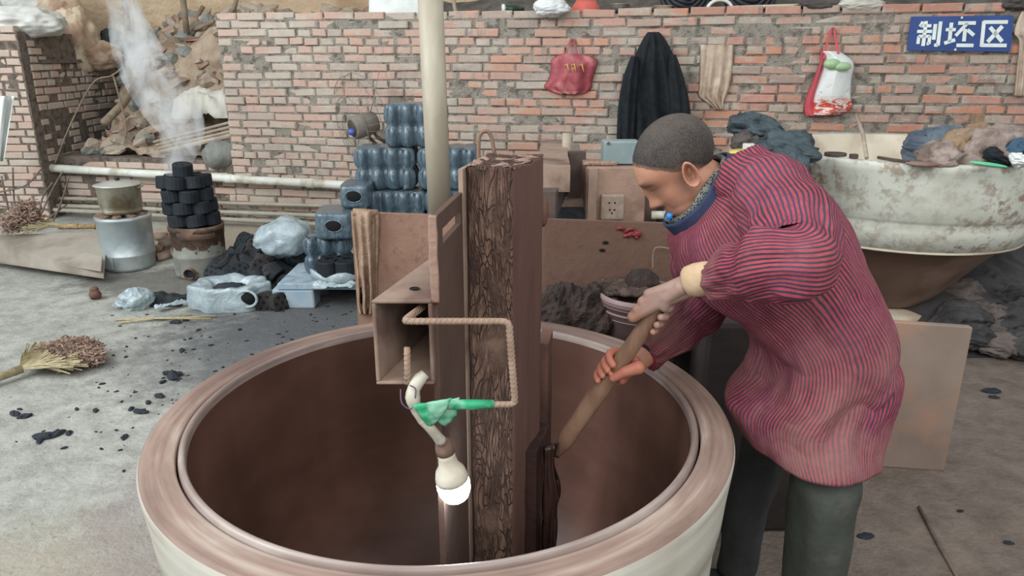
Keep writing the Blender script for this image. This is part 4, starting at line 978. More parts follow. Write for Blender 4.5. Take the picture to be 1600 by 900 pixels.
for k in range(7):
    a = at(963+rs_.uniform(0, 30), 357+rs_.uniform(0, 14), 2.435); b = a+Vector((rs_.uniform(.01, .04), 0, rs_.uniform(-.008, .012))); a.y = b.y = 2.4345-k*.0002
    MB().tube([a, lerp(a, b, .5)+Vector((0, 0, .004)), b], .0055, 5).build('red_mark', rm, cb, True)
for (x, y) in ((946, 379), (941, 391)):
    MB().ball(at(x, y, 2.437), (.011, .004, .006), 6).build('board_hole', m_hole, cb)
wr_ = MB().tube(smooth_path([at(1020, 418, 2.42), at(1023, 388, 2.42), at(1050, 389, 2.42)], 8), .002, 4).build('thin_wire', m_claysteel, cb)
tl = hang('brown_towel', [(330, 548, 592), (345, 549, 594), (390, 553, 592), (430, 557, 590), (455, 558, 590), (480, 559, 588), (491, 562, 585)], .035, M('rough_brown_towel', 'A58A75', '8F7460', 40, .98, 1.0, .008, c3='B59B86', s3=12), 0, 3, .022, 2, Y=2.432)
tag(tl, 'stiff brown towel draped over the left end of the cross board', 'towel')
MB().tube([at(552, 331, 2.425), at(590, 333, 2.425)], .012, 8).build('towel_fold', bpy.data.materials['rough_brown_towel'], tl, True)
# pole
pole = MB().tube([at(688, 345, 2.62), at(680, 170, 2.60), at(670, -60, 2.58)], .042, 28).build('plastic_pole', M('cream_pole', 'A89F8D', '9A907E', 2, .45, .15, .003, c3='C0B8A6', s3=4, stretch=(1, 1, .3)), smooth=True)
tag(pole, 'tall cream plastic pole rising behind the forming machine', 'pole')
# wire hoop on top
hpz = [at(748, 250, 1.66), at(748, 220, 1.66), at(752, 208, 1.66), at(761, 205, 1.66), at(768, 215, 1.66), at(774, 247, 1.66)]
MB().tube(smooth_path(hpz, 24), .0045, 7).build('wire_hoop', m_rust, mach, True)
# right face fittings
q = at(812, 340, 1.47); MB().box(q, (.012, .02, .06), rotm(0, 0, -.3)).build('bracket', m_clayw, mach)
q = at(849, 330, 1.57); MB().ball(q, (.012, .02, .035), 8).build('bracket', m_clayw, mach, True)
# profile blade at the right of the post inside the mould
box2('profile_board', [(.06, 1.60), (.085, 1.595), (.10, 1.69), (.075, 1.70)], .35, .86, m_clayw, mach)
box2('profile_board', [(.01, 1.46), (.055, 1.45), (.09, 1.58), (.05, 1.60)], .28, .66, M('wet_dark_clay', '3A2824', '2C201E', 6, .35, .5, .01), mach)
pr_ = MB().surf(lambda u, v: (lambda z: Vector((.075+.03*u+.028*nz((0, 0, z), 9)*u, 1.50+.02*u+.02*nz((u, 0, z), 7), z)))(lerp(.33, .64, v)), 8, 40).build('clay_curl', bpy.data.materials['wet_dark_clay'], mach, True); solid(pr_, .012)
# ---------------- rebar hook, tape, bulb ----------------
m_rebar = M('rebar', 'A08876', '8A7261', 30, .8, .6, .002)
lampr = empty('hanging_lamp', at(700, 700, 1.17), 0, 'white glowing bulb hung from bent rebar with green tape inside the mould', 'lamp')
def rebar(name, pts, r, ribs=True):
    mb = MB(); n = len(pts); mb.tube(pts, r, 10)
    L = 0; 
    if ribs:
        for i in range(n-1):
            a, b = pts[i], pts[i+1]; l = (b-a).length; d = (b-a).normalized(); x = d.orthogonal().normalized(); k = 0
            if l < 1e-5: continue
            y = d.cross(x); nrm = int((L+l)/.0085)-int(L/.0085)
            for j in range(nrm):
                c = a+d*((int(L/.0085)+1+j)*.0085-L)
                mb.tube([c+(x*math.cos(t*PI/4)+y*math.sin(t*PI/4))*(r*1.02)+d*(.004*math.cos(t*PI/4)) for t in range(8)], r*.17, 4, closed=True)
            L += l
    return mb.build(name, m_rebar, lampr, True)
def corner(p, n=5, r=.016):   # round the corners of a polyline
    out = [p[0]]
    for i in range(1, len(p)-1):
        a = p[i]+(p[i-1]-p[i]).normalized()*r; b = p[i]+(p[i+1]-p[i]).normalized()*r
        for k in range(n+1):
            t = k/n; out.append(a*(1-t)**2+p[i]*2*t*(1-t)+b*t*t)
    return out+[p[-1]]
yl = 1.13
rebar('rebar_hook', corner([at(662, 478, 1.19), at(631, 502, 1.10), at(795, 502, 1.12), at(805, 632, 1.13), at(706, 632, yl)], r=.012), .0055)
rebar('rebar_stub', [at(636, 543, 1.14), at(637, 600, 1.14)], .0052)
MB().tube(smooth_path([at(664, 584, 1.15), at(650, 600, 1.14), at(645, 622, 1.13), at(655, 648, 1.13), at(675, 672, 1.13), at(690, 690, 1.14)], 18), [.009, .010, .012, .012, .012, .011, .012, .013, .012, .010, .010, .009, .010, .009, .009, .009, .009, .010, .010], 10).build('taped_cable', M('dirty_tape', 'C3BDAE', '9A9484', 25, .6, .4, .002), lampr, True)
m_gtape = M('green_tape', '1F8A5E', '2C9A6C', 14, .45, .3, .003, c3='7FB59A', s3=22)
def tape(u, v):
    a, b = at(lerp(645, 706, v), lerp(632, 622, v), yl-.012), at(lerp(672, 690, v), lerp(668, 650, v), yl-.006)
    return lerp(a, b, u)+Vector((0, -.005*math.sin(PI*u)-.004*nz((u*3, v*3, 0), 1.5), 0))
solid(MB().surf(tape, 10, 12).build('green_tape', m_gtape, lampr, True), .003)
solid(MB().surf(lambda u, v: tape(u, v)+Vector((.012*u+.012, .014, -.006)), 10, 8).build('green_tape', m_gtape, lampr, True), .003)
MB().tube([at(700, 632, yl), at(740, 632, yl), at(772, 631, yl)], [.0085, .009, .007], 10).build('green_tape_sleeve', m_gtape, lampr, True)
MB().tube(smooth_path([at(626, 608, 1.13), at(628, 630, 1.12), at(643, 638, 1.12), at(650, 610, 1.12), at(640, 602, 1.12)], 20), .0012, 5).build('loose_wire', M('violet_wire', '6E5A78', '5C4A66', 5, .5, 0), lampr, True)
bt, bb_ = at(694, 697, 1.155), at(711, 768, 1.165); bdir = (bb_-bt).normalized(); bl_ = (bb_-bt).length
def tubeprof(name, prof, mat):   # prof: (distance along, radius)
    return MB().tube([bt+bdir*d*(1.18 if d > 0 else 1) for d, r in prof], [r for d, r in prof], 28).build(name, mat, lampr, True)
tubeprof('lamp_holder', [(-.012, .008), (-.01, .014), (.005, .017), (.012, .017), (.014, .013)], m_rust)
tubeprof('lamp_neck', [(.008, .0165), (.02, .0155), (.034, .018), (.044, .026), (.056, .0295), (.062, .030)], M('bulb_body', 'D6CFBE', 'B9B09C', 16, .5, .2, .001))
e = NT('bulb_glow'); e.b.inputs['Emission Color'].default_value = (.86, .96, 1, 1); e.b.inputs['Emission Strength'].default_value = 34; e.color((1, 1, 1)); mg = e.done(.3)
tubeprof('bulb', [(.060, .0295), (.072, .0305), (.084, .0285), (.094, .023), (.101, .013), (.104, .002)], mg)
# ---------------- frame and control box behind ----------------
fr = empty('machine_frame', at(880, 340, 2.7), 0, 'dark steel machine frame with rails behind the forming post', 'machine')
m_dk = M('dark_steel', '473B36', '5B4C45', 9, .8, .4, .003)
def quadbox(name, a, b, wv, hv, mat, par): # bar from a to b
    return MB().hexa([a, a+wv, b+wv, b], [a+hv, a+wv+hv, b+wv+hv, b+hv]).build(name, mat, par)
U = lambda z: Vector((0, 0, z)); X_ = lambda x: Vector((x, 0, 0))
quadbox('rail', at(845, 345, 2.5), at(884, 272, 3.7), X_(.05), U(.10), m_dk, fr)
quadbox('rail', at(852, 327, 2.9), at(918, 327, 2.9), Vector((0, .05, 0)), U(.035), m_claysteel, fr)
quadbox('rail', at(852, 318, 3.1), at(920, 318, 3.1), Vector((0, .05, 0)), U(.02), m_claysteel, fr)
quadbox('upright', at(887, 318, 3.0), at(887, 318, 3.0)+Vector((0, .05, 0)), X_(.14*.5), U(.21), m_dk, fr)
quadbox('crossbeam', at(850, 355, 2.8), at(925, 355, 2.8), Vector((0, .1, 0)), U(.06), m_coal2, fr)
MB().hexa(*hx(at(852, 342, 3.3), X_(.25), Vector((0, .05, 0)), U(.12))).build('guard_plate', m_coal2, fr)
MB().hexa(*hx(at(842, 300, 2.6), X_(.11), Vector((.04, .9, 0)), U(.09))).build('guard_plate', m_claysteel, fr)
MB().tube([at(902, 262, 3.1), at(911, 320, 3.1)], .006, 6).build('rod', m_dk, fr)
tag(MB().tube([at(884, 290, 3.2), at(886, 208, 3.2)], .02, 14).build('upright_pipe', M('dusty_pipe', 'AB9C8C', '988979', 8, .8, .3), smooth=True), 'short upright dusty pipe between the post and the socket box', 'pipe')
MB().tube([at(895, 318, 3.9), at(935, 316, 3.9)], .02, 12).build('conduit', m_pvc, fr, True)
Yc = 2.78; pp = at(914, 378, Yc); pq = at(1012, 262, Yc); px0, px1_ = pp.x, pq.x
cbx = empty('control_box', ((px0+px1_)/2, Yc+.12, pp.z), 0, 'dusty brown control box with a power socket on its front', 'box')
def rel(o, par): return o
ctop = pq.z
bev(MB().box(((px0+px1_)/2, Yc+.13, (ctop+.35)/2), (px1_-px0, .24, ctop-.35)).build('cabinet', m_claydry, cbx), .006)
bev(MB().box((px0+.022, Yc+.0, (ctop+pp.z)/2), (.036, .03, ctop-pp.z)).build('side_strip', m_claysteel, cbx), .003)
s_a, s_b = at(938, 344, Yc-.02), at(976, 304, Yc-.02)
sk = bev(MB().box(((s_a.x+s_b.x)/2, Yc-.008, (s_a.z+s_b.z)/2), (s_b.x-s_a.x, .035, s_b.z-s_a.z)).build('socket', M('dusty_socket', 'A39183', '8F7C6E', 40, .8, .3, .001, c3='B0A090', s3=14), cbx), .008, 3)
for x, y in ((952, 317), (961, 317), (953, 328), (960, 328), (956, 333)):
    MB().tube([at(x, y, Yc-.027), at(x, y, Yc-.024)], .0035, 8).build('socket_hole', m_hole, sk)
g1, g2 = at(942, 262, Yc+.06), at(1000, 221, Yc+.06)
gb = bev(MB().box(((g1.x+g2.x)/2, Yc+.10, (ctop+.004+g2.z)/2), (g2.x-g1.x, .09, g2.z-ctop-.004)).build('grey_box', M('blue_grey_metal', '7E8F90', '74868A', 5, .5, .1, .001, c3='8E9999', s3=3)), .005)
tag(gb, 'blue-grey metal switch box standing on the control box', 'box')
MB().tube([at(951, 224, Yc+.053), at(951, 224, Yc+.05)], .006, 8).build('screw', m_dk, gb)
for k in range(6):
    q = at(918+8*k, 262, Yc+.05); q.z = ctop+.008
    o = rock('', 0, (.018, .014, .01), None, 60+k).build('clay_crumb', m_claydry); o.location = q; tag(o, 'dry clay crumb on top of the control box', 'clay', 'clay crumbs on the control box')
mtr = empty('motor_stack', at(1028, 345, 2.9), 0, 'dark motor and pulley stack hidden behind the man\'s face', 'motor')
MB().tube([Vector((at(1010, 350, 2.9).x, 2.9, 0)), at(1010, 265, 2.9)], .05, 14).build('motor_housing', m_dk, mtr)
MB().tube([at(1028, 352, 2.9), at(1028, 290, 2.9)], .025, 14).build('pulley', m_rubber, mtr)
wt = MB().tube([at(1018, 336, 2.8), at(1042, 336, 2.8)], .016, 14).build('white_tube', m_pvc, mtr, True)
MB().tube([at(1041, 336, 2.8), at(1052, 336, 2.8)], .027, 14).build('blue_cap', M('blue_plastic', '2E7FC4', '2A6FB0', 5, .4, 0), wt, True)
# ---------------- clay bucket, trowel slab, clay heap ----------------
bc = atz(996, 500, .62); bc = Vector((at(1000, 495, 2.27).x, 2.27+.06, 0))
bkt = empty('clay_bucket', (bc.x, 2.26, 0), 0, 'striped pinkish bucket of clay behind the far rim of the mould', 'bucket')
m_bk = M('bucket_plastic', '9C8482', '7E6664', 6, .5, .3, .002, stretch=(.3, .3, 6))
zb_ = at(990, 475, 2.13).z
MB().lathe([(.001, 0), (.10, 0), (.13, zb_-.03), (.137, zb_-.03), (.14, zb_), (.132, zb_), (.122, zb_-.04), (.001, zb_-.05)], 32).build('bucket_body', m_bk, bkt, True).matrix_basis = Matrix()
for k in range(4):
    MB().tube([(( .137-.004*k)*math.cos(a*PI/16), (.137-.004*k)*math.sin(a*PI/16), zb_-.012-.02*k) for a in range(32)], .004, 5, closed=True).build('bucket_rib', m_bk, bkt, True).matrix_basis = Matrix()
sl0 = at(948, 466, 2.22)
def slabf(u, v):
    p = sl0+Vector((lerp(0, .19, u), lerp(0, .16, v), .0)); k = u*v; return p+Vector((0, 0, .012+.008*nz(p, 40)+.006*nz(p, 90)))
cs = solid(MB().surf(slabf, 30, 24).build('clay_slab', M('crumbly_clay', '655249', '4A3A34', 60, .95, 1, .01, c3='77635A', s3=30), smooth=True), .012); tag(cs, 'crumbly clay-covered board lying behind the far rim', 'board')
tag(MB().tube([at(930, 461, 2.24), at(952, 462, 2.26)], .006, 6).build('board_peg', m_claydry), 'short rod sticking out left of the clay-covered board', 'rod')
tag(MB().box(sl0+Vector((.09, .1, -.30)), (.05, .05, .58)).build('board_stand', m_dk), 'dark post carrying the clay-covered board', 'post')
o = MB().ball((0, 0, 0), (.055, .05, .045), 14, fn=lambda d: .25*nz(d, 3, 3)+.12*nz(d, 9)).build('clay_ball', m_darkclay, smooth=True); o.location = at(1003, 442, 2.33); tag(o, 'dark rounded clay lump on the clay-covered board', 'clay')
def clump(name, loc, r, seed, label, mat=m_darkclay):
    o = MB().ball((0, 0, 0), r, 22, fn=lambda d: .3*nz(d, 2.2, seed)+.16*nz(d, 7, seed)+.08*nz(d, 15, seed)).build(name, mat, smooth=False); o.location = loc; return tag(o, label, 'clay')
clump('clay_heap', at(880, 484, 2.27)+Vector((0, 0, -.02)), (.09, .09, .10), 1, 'left clump of the dark crumbly clay behind the mould')
clump('clay_heap', at(926, 482, 2.28)+Vector((0, 0, -.03)), (.12, .1, .11), 2, 'right, larger clump of dark crumbly clay behind the mould')
tag(bev(MB().box((at(895, 520, 2.3).x, 2.30, .31), (.36, .2, .58)).build('clay_table', m_dk), .01), 'dark bench behind the mould carrying the clay clumps', 'bench')
tag(bev(MB().box((.80, 2.25, .37), (.44, .36, .74)).build('gap_filler_box', M('gap_shade_black', '241D1A', '322926', 9, .9, .5, .004)), .02), 'dark box added on the floor to darken the gap between the mould and the man', 'filler')  # box added to darken the gap; its near-black colour stands in for shade
# ---------------- big basin mould at the right ----------------
BC = Vector((2.20, 4.17, 0)); BR_ = .86
m_basin = NT('stained_plaster'); co = m_basin.coord('Object')
n1, n2, n3 = m_basin.noise(co, 3.2, 7, .65, .6), m_basin.noise(co, 1.3, 3), m_basin.noise(co, 14, 6, .7)
c = m_basin.mix(m_basin.ramp(n1, [(.3, 0.), (.7, 1.)]), rgb('C3C4B6'), rgb('DBDDD2'))
c = m_basin.mix(m_basin.math('MULTIPLY', m_basin.ramp(n3, [(.47, 0.), (.58, .9)]), m_basin.ramp(n2, [(.40, .3), (.55, 1.)])), c, rgb('8F7866'))
m_basin.color(c); m_basin.bump(n3, .3, .008); m_basin = m_basin.done(.65)
m_cream = M('cream_plaster', 'C9BDA8', 'D6CDBA', 3, .7, .2, .004, c3='B5A48E', s3=2)
m_bfoot = M('brown_bowl', '7E6457', '6C5347', 3, .7, .3, .004, c3='8D7466', s3=2)
bsn = empty('basin_mould', BC, 0, 'huge white plaster basin mould standing behind the man', 'mould'); bsn.scale = (.94, .94, .966)
def bp(name, prof, mat, seg=96):
    o = MB().lathe(prof, seg).build(name, mat, bsn, True); o.matrix_basis = Matrix(); return o
bp('basin_body', [(.60, .56), (.665, .575), (.70, .60), (.735, .65), (.755, .70), (.75, .735), (.762, .75), (.775, .765), (.80, .85), (.825, .95), (.842, 1.01), (.852, 1.04), (.843, 1.053), (.81, 1.055), (.77, 1.053)], m_basin)
bp('basin_interior', [(.775, 1.053), (.762, 1.045), (.74, 1.0), (.70, .85), (.60, .65), (.35, .5), (.001, .48)], m_cream)
bp('lower_bowl', [(.18, .12), (.23, .14), (.30, .2), (.40, .32), (.50, .44), (.585, .53), (.66, .572), (.672, .578), (.60, .585)], m_bfoot)
bp('rim_band', [(.655, .568), (.685, .575), (.688, .584), (.672, .588)], m_cream)
bp('turntable', [(.001, .05), (.30, .05), (.34, .07), (.345, .10), (.33, .12), (.15, .125)], m_cream)
bp('pedestal', [(.2, 0), (.2, .06)], m_dk, 32)
# upright board behind the man
b0, b1, b2, b3 = at(1388, 722, 2.52), at(1476, 735, 2.5), at(1521, 513, 2.5), at(1388, 497, 2.52)
b0 = Vector((b3.x-.10, 2.50, 0)); b1 = Vector((at(1476, 735, 2.45).x, 2.45, 0))
ub = MB().hexa([b0, b1, b1+Vector((0, .03, 0)), b0+Vector((0, .03, 0))], [Vector((b0.x, 2.5, b3.z)), Vector((b1.x, 2.45, at(1520, 512, 2.45).z)), Vector((b1.x, 2.48, at(1520, 512, 2.45).z)), Vector((b0.x, 2.53, b3.z))]).build('upright_board', M('leaning_board', '907E72', '806F64', 4, .85, .3, .003, c3='9E7D6A', s3=2.4)); bev(ub, .003, 1)
tag(ub, 'upright dusty brown board standing on the floor behind the man', 'board')
# things on the basin
def cloth(name, pts, r, mat, label, cat='cloth', seed=0, ratio=.6, par=None, n=44):
    """lumpy rolled cloth along a path"""
    pth = smooth_path(pts, n); rr = [interp([(x,) for x in r], k/n)[0] for k in range(n+1)]
    def f(u, v):
        i = int(round(v*n)); p = pth[i]; t = (pth[min(i+1, n)]-pth[max(i-1, 0)]).normalized(); b = Vector((0, 0, 1)); b = (b-t*b.dot(t)).normalized(); a = t.cross(b)
        ang = 2*PI*u; e = math.sin(PI*min(1, max(0.0, v)))**.35 if v not in (0, 1) else .05
        w_ = rr[i]*e*(1-.5*abs(nz((math.cos(ang)*1.8, math.sin(ang)*1.8, v*5), 1.6, seed+4))+.30*nz((math.cos(ang)*1.2, math.sin(ang)*1.2, v*3), 1.5, seed)+.10*math.sin(ang*5+v*9+seed)+.14*abs(nz((math.cos(ang)*3, math.sin(ang)*3, v*9), 2, seed))+.12)
        return p+a*math.cos(ang)*w_+b*math.sin(ang)*w_*ratio
    o = MB().surf(f, 56, n, cu=True, capv=True).build(name, mat, par, True)
    return o if par else tag(o, label, cat)
m_bluej = M('blue_grey_cloth', '55626E', '6F7A84', 14, .9, .6, .005, c3='434E59', s3=7)
m_greybr = M('grey_brown_cloth', 'A39389', '8D7C74', 14, .95, .6, .005, c3='77665E', s3=7)
m_tancl = M('tan_cloth', 'A1876C', '8B7259', 14, .95, .6, .005)
m_jack = M('dark_green_jacket', '39444A', '4B585C', 18, .6, .6, .005, c3='28323A', s3=9)
zr = 1.09
cloth('rolled_trousers', [at(1437, 208, 4.0), at(1450, 236, 3.85), at(1480, 215, 3.9), at(1505, 205, 3.95)], [.10, .13, .11, .05], m_bluej, 'blue-grey rolled cloth at the left end of the pile on the basin', seed=3)
cloth('tan_sleeve', [at(1540, 195, 3.75), at(1500, 225, 3.6), at(1480, 245, 3.5)], [.05, .09, .08], m_tancl, 'tan cloth between blue-grey and pinkish cloths on the basin', seed=5)
cloth('pinkish_cloth', [at(1480, 228, 3.7), at(1470, 245, 3.5), at(1466, 256, 3.4)], [.09, .09, .06], m_greybr, 'pinkish grey cloth draped over the basin rim', seed=8)
cloth('grey_jacket', [at(1600, 212, 3.8), at(1560, 222, 3.6), at(1530, 240, 3.5), at(1510, 255, 3.42)], [.10, .13, .13, .09], m_greybr, 'crumpled grey-brown jacket on the basin rim at the right', 'jacket', seed=11)
cloth('blue_bag', [at(1610, 225, 3.5), at(1585, 230, 3.45), at(1562, 245, 3.42)], [.08, .07, .03], M('navy_cloth', '3F5A70', '31475A', 10, .7, .3), 'dark blue cloth bag over the jacket at the right edge', 'bag', seed=12)
cloth('black_strap', [at(1548, 230, 3.4), at(1556, 246, 3.36), at(1580, 258, 3.36)], [.03, .045, .02], m_black, 'black strap bundle lying over the crumpled jacket', 'strap', seed=2)
cloth('white_cloth', [at(1578, 240, 3.35), at(1590, 250, 3.33), at(1602, 256, 3.33)], [.03, .045, .04], m_white, 'white cloth beside the green tray at the right edge', seed=9)
def disc(name, px, py, Y, r, h_, mat, label, cat, ring=None, tilt=0, group=None):
    c = atz(px, py-5, 1.022) if Y < 3.5 else at(px, py, Y); prof = [(.001, 0), (r*.96, 0), (r, h_*.5), (r*.96, h_), (.001, h_)] if not ring else [(ring, 0), (r, 0), (r*1.02, h_/2), (r, h_), (ring, h_), (ring*.98, h_/2), (ring, 0)]
    o = MB().lathe(prof, 28).build(name, mat, smooth=True); o.location = c; o.rotation_euler = (tilt, 0, 0); return tag(o, label, cat, group)
disc('ring_tool', 1305, 248, 3.42, .052, .014, m_dk, 'flat dark ring lying on the near rim of the basin', 'ring', ring=.032)
disc('plastic_plate', 1441, 262, 3.36, .07, .008, m_claydry, 'thin brown disc lying on the basin rim left of the cloths', 'disc')
disc('round_pad', 1498, 257, 3.38, .085, .03, m_clayw, 'brown round pad under the cloths on the basin rim', 'pad')
disc('black_ring', 1496, 253, 3.36, .055, .014, m_white, 'black-edged white saucer on the round pad', 'dish')
o = MB().ball((0, 0, 0), (.085, .03, .010), 10).build('green_tray', M('mint_plastic', '6CC79A', '5FB88C', 5, .4, .1), smooth=True); o.location = atz(1544, 257, 1.038); o.rotation_euler = (0, .12, -.1); tag(o, 'mint green plastic blade on the basin rim under the jacket', 'tool')
o = MB().ball((0, 0, 0), (.06, .03, .010), 10).build('green_tray', bpy.data.materials['mint_plastic'], smooth=True); o.location = atz(1594, 253, 1.038); tag(o, 'mint green plastic piece at the right edge under the white cloth', 'tool')
tag(bev(MB().box(atz(1334, 244, 1.031), (.035, .03, .022)).build('steel_clip', m_dk), .003), 'small dark steel clip beside the flat ring on the rim', 'clip')
tag(MB().tube([atz(1372, 246, 1.03), atz(1396, 250, 1.03), atz(1420, 253, 1.03)], .008, 6).build('dark_twig', m_dk), 'dark twig lying on the near rim of the basin', 'twig')
tag(MB().tube([at(1338, 180, 4.9), at(1349, 212, 4.75), at(1354, 246, 4.4)], .013, 8).build('thin_rod', m_stone, smooth=True), 'thin pale stick leaning against the wall from the basin', 'stick')
tag(bev(MB().box(at(1527, 190, 4.9), (.055, .06, .10)).build('wood_block', m_tancl), .004), 'small pale wooden block on the far rim of the basin', 'block')
# black bag and jacket at the left end of the basin
cloth('black_bundle', [at(1182, 214, 3.9), at(1184, 200, 3.9), at(1192, 178, 3.9)], [.12, .14, .085], m_jack, 'shiny dark green-black bundle standing on the left of the basin', 'bundle', seed=4, ratio=1)
cloth('draped_jacket', [at(1196, 230, 3.7), at(1222, 228, 3.6), at(1255, 240, 3.45), at(1285, 246, 3.4)], [.12, .13, .09, .035], m_jack, 'dark jacket draped over the left side of the basin rim', 'jacket', seed=6)
cloth('jacket_tail', [at(1215, 235, 3.5), at(1240, 252, 3.4), at(1255, 266, 3.33)], [.09, .08, .05], m_jack, 'lower end of the dark cloth hanging down the basin side', 'cloth', seed=16)
cloth('brown_cloth', [at(1150, 238, 3.8), at(1165, 222, 3.8), at(1200, 218, 3.85)], [.08, .09, .06], m_darkrag, 'brown cloth under the dark bundle behind the man\'s neck', seed=7)
bev(tag(MB().box(at(1183, 232, 3.62), (.12, .08, .045), rotm(0, 0, .1)).build('foam_block', m_white), 'white foam block behind the man\'s collar', 'foam'), .006)
o = disc('yellow_dish', 1172, 244, 3.55, .10, .025, M('yellow_plastic', 'D8C25A', 'E0CF86', 3, .4, .1), 'pale yellow plastic dish behind the man\'s shoulder', 'dish')
tag(bev(MB().box((at(1180, 300, 3.75).x, 3.78, .5), (.42, .4, at(1180, 250, 3.7).z+.48-.5+.0), taper=1).build('side_table', m_dk), .01), 'dark bench hidden behind the man carrying the bundled clothes', 'bench')
# heap of dark clothes on the floor at the right
m_heap = M('dark_heap_cloth', '3E3C3D', '4D4A49', 10, .9, .6, .006, c3='2C2D30', s3=4)
m_heap2 = M('grey_heap_cloth', '5D5450', '6E645E', 10, .9, .6, .006)
rs_ = random.Random(12)
for k in range(17):
    t = k/16; px = lerp(1490, 1610, (k*.37) % 1); py = lerp(440, 545, t); Y = 4.2-.62*t
    a = at(px-50, py+rs_.uniform(-8, 12), Y); b = at(px+55, py+rs_.uniform(-12, 20), Y-.05)
    m_ = lerp(a, b, .5)+Vector((0, 0, rs_.uniform(.0, .05)))
    cloth('dark_garment', [a, m_, b], [.06, rs_.uniform(.08, .13), .05], m_heap if k % 3 else m_heap2, ['dark', 'grey'][k % 3 == 0]+' garment number', 'cloth', seed=20+k)
gs = [o for o in COL.objects if o.name.startswith('dark_garment')]
for o in gs: o['label'] = 'dark crumpled garment in the heap on the floor beside the basin'; o['group'] = 'dark garments heaped beside the basin'
hq = atz(1560, 560, .0)
tag(MB().surf(lambda u, v: (lambda x, y: Vector((x, y, .001+.40*max(0, min(1, (y-3.6)/.7))*min(1, max(0, (x-1.95)/.5))+.05*nz((x, y, 0), 5)*min(1, max(0, (y-3.55)/.3)))))(lerp(1.9, 4.2, u), lerp(3.55, 4.9, v)), 50, 40).build('rag_heap', m_heap, smooth=True), 'dark mass of rags under and beside the big basin', 'rags', kind='stuff')
# floor bits at right
for k, (x, y, s_) in enumerate(((1548, 612, 2.2), (1552, 622, 1.2), (1420, 700, .8), (1352, 840, 1.3), (1330, 745, 1.3), (1500, 800, .6), (1575, 850, .8))):
    q = gz(x, y); o = bpy.data.objects.new('clay_flake', cr[k % 5]); COL.objects.link(o); o.location = (q.x, q.y, .006); o.scale = (s_, s_, s_*.7); tag(o, 'dark flake on the brown floor at the right', 'flake', 'dark flakes on the right floor')
tag(MB().tube([atz(1436, 792, .006), atz(1466, 850, .006), atz(1500, 910, .006)], .006, 6).build('floor_cable', m_wire, smooth=True), 'thin dark cable lying on the floor at the lower right', 'cable')
# ================= the man =================
def bake(mb, voxel, sm=4, dec=None):
    me = mb.mesh('tmp'); o = bpy.data.objects.new('tmp', me); COL.objects.link(o)
    m = o.modifiers.new('r', 'REMESH'); m.mode = 'VOXEL'; m.voxel_size = voxel
    if sm: s_ = o.modifiers.new('s', 'SMOOTH'); s_.iterations = sm; s_.factor = .5
    bpy.context.view_layer.update()
    dg = bpy.context.evaluated_depsgraph_get(); out = bpy.data.meshes.new_from_object(o.evaluated_get(dg))
    bpy.data.objects.remove(o); return out
def limb(mb, pts, rad, seg=14):
    """tapered chain of capsules"""
    pts = [Vector(p) for p in pts]
    for i in range(len(pts)-1):
        mb.tube([pts[i], pts[i+1]], [rad[i], rad[i+1]], seg)
    for p, r in zip(pts, rad): mb.ball(p, r, 8)
HY = 1.65
HO = at(1061, 262, HY)                       # head origin: between the ears
pitch = math.radians(43); yaw = math.radians(6)
fw = Vector((-math.cos(pitch)*math.cos(yaw), math.cos(pitch)*math.sin(yaw), -math.sin(pitch))).normalized()
lf = Vector((0, 0, 1)).cross(fw).normalized(); upv = fw.cross(lf).normalized()
HM = Matrix((fw, lf, upv)).transposed()
def hw(p): return HO + HM @ Vector(p)
G = lambda a, b, s: math.exp(-((a-b)/s)**2)
def ell(d, c, r):
    # exit distance of a ray from the origin through an ellipsoid
    A = sum((d[i]/r[i])**2 for i in range(3)); B = -2*sum(d[i]*c[i]/r[i]**2 for i in range(3)); C_ = sum((c[i]/r[i])**2 for i in range(3))-1
    D = B*B-4*A*C_
    return (-B+math.sqrt(D))/(2*A) if D > 0 else 0
def headp(az, el):
    d = Vector((math.cos(el)*math.cos(az), math.cos(el)*math.sin(az), math.sin(el)))
    rs = [ell(d, (-.012, 0, .034), (.094, .075, .084)), ell(d, (.026, 0, -.040), (.060, .055, .074)), ell(d, (.030, 0, -.075), (.048, .043, .042)), ell(d, (.045, 0, .03), (.046, .058, .045))]
    k = 90; r = math.log(sum(math.exp(k*x) for x in rs))/k - .006
    p = d*r
    if p.x > .03:
        y, z = p.y, p.z; ay = abs(y)
        nose = G(y, 0, .0105+.005*G(z, -.033, .012)) * (.006*G(z, .006, .014)+.023*G(z, -.030, .014)+.012*G(z, -.010, .016))*(1 if z > -.034 else G(z, -.034, .007))
        p.x += nose + .004*G(ay, .016, .006)*G(z, -.034, .008)
        p.x += .0055*G(z, .030, .010)*G(ay, .028, .02)
        p.x -= .010*G(ay, .030, .015)*G(z, .010, .011)
        p.x += .0065*G(ay, .031, .011)*G(z, .008, .007) - .0025*G(z, .0045, .0018)*G(ay, .031, .013)
        p.x += .006*G(z, -.056, .006)*G(y, 0, .02)+.006*G(z, -.067, .006)*G(y, 0, .018)-.004*G(z, -.0615, .0022)*G(y, 0, .024)
        p.x += .008*G(z, -.098, .014)*G(y, 0, .018) - .003*G(z, -.080, .006)*G(y, 0, .018)
        p.x -= .002*G(ay, .026, .004)*G(z, -.045, .014)
    p.y += math.copysign(.004*G(p.z, -.02, .02)*G(p.x, .055, .02), p.y) if abs(p.y) > .01 else 0
    return p
body = MB()
body.surf(lambda u, v: hw(headp(2*PI*u, (v-.5)*PI*.9995)), 150, 120, cu=True, capv=True)
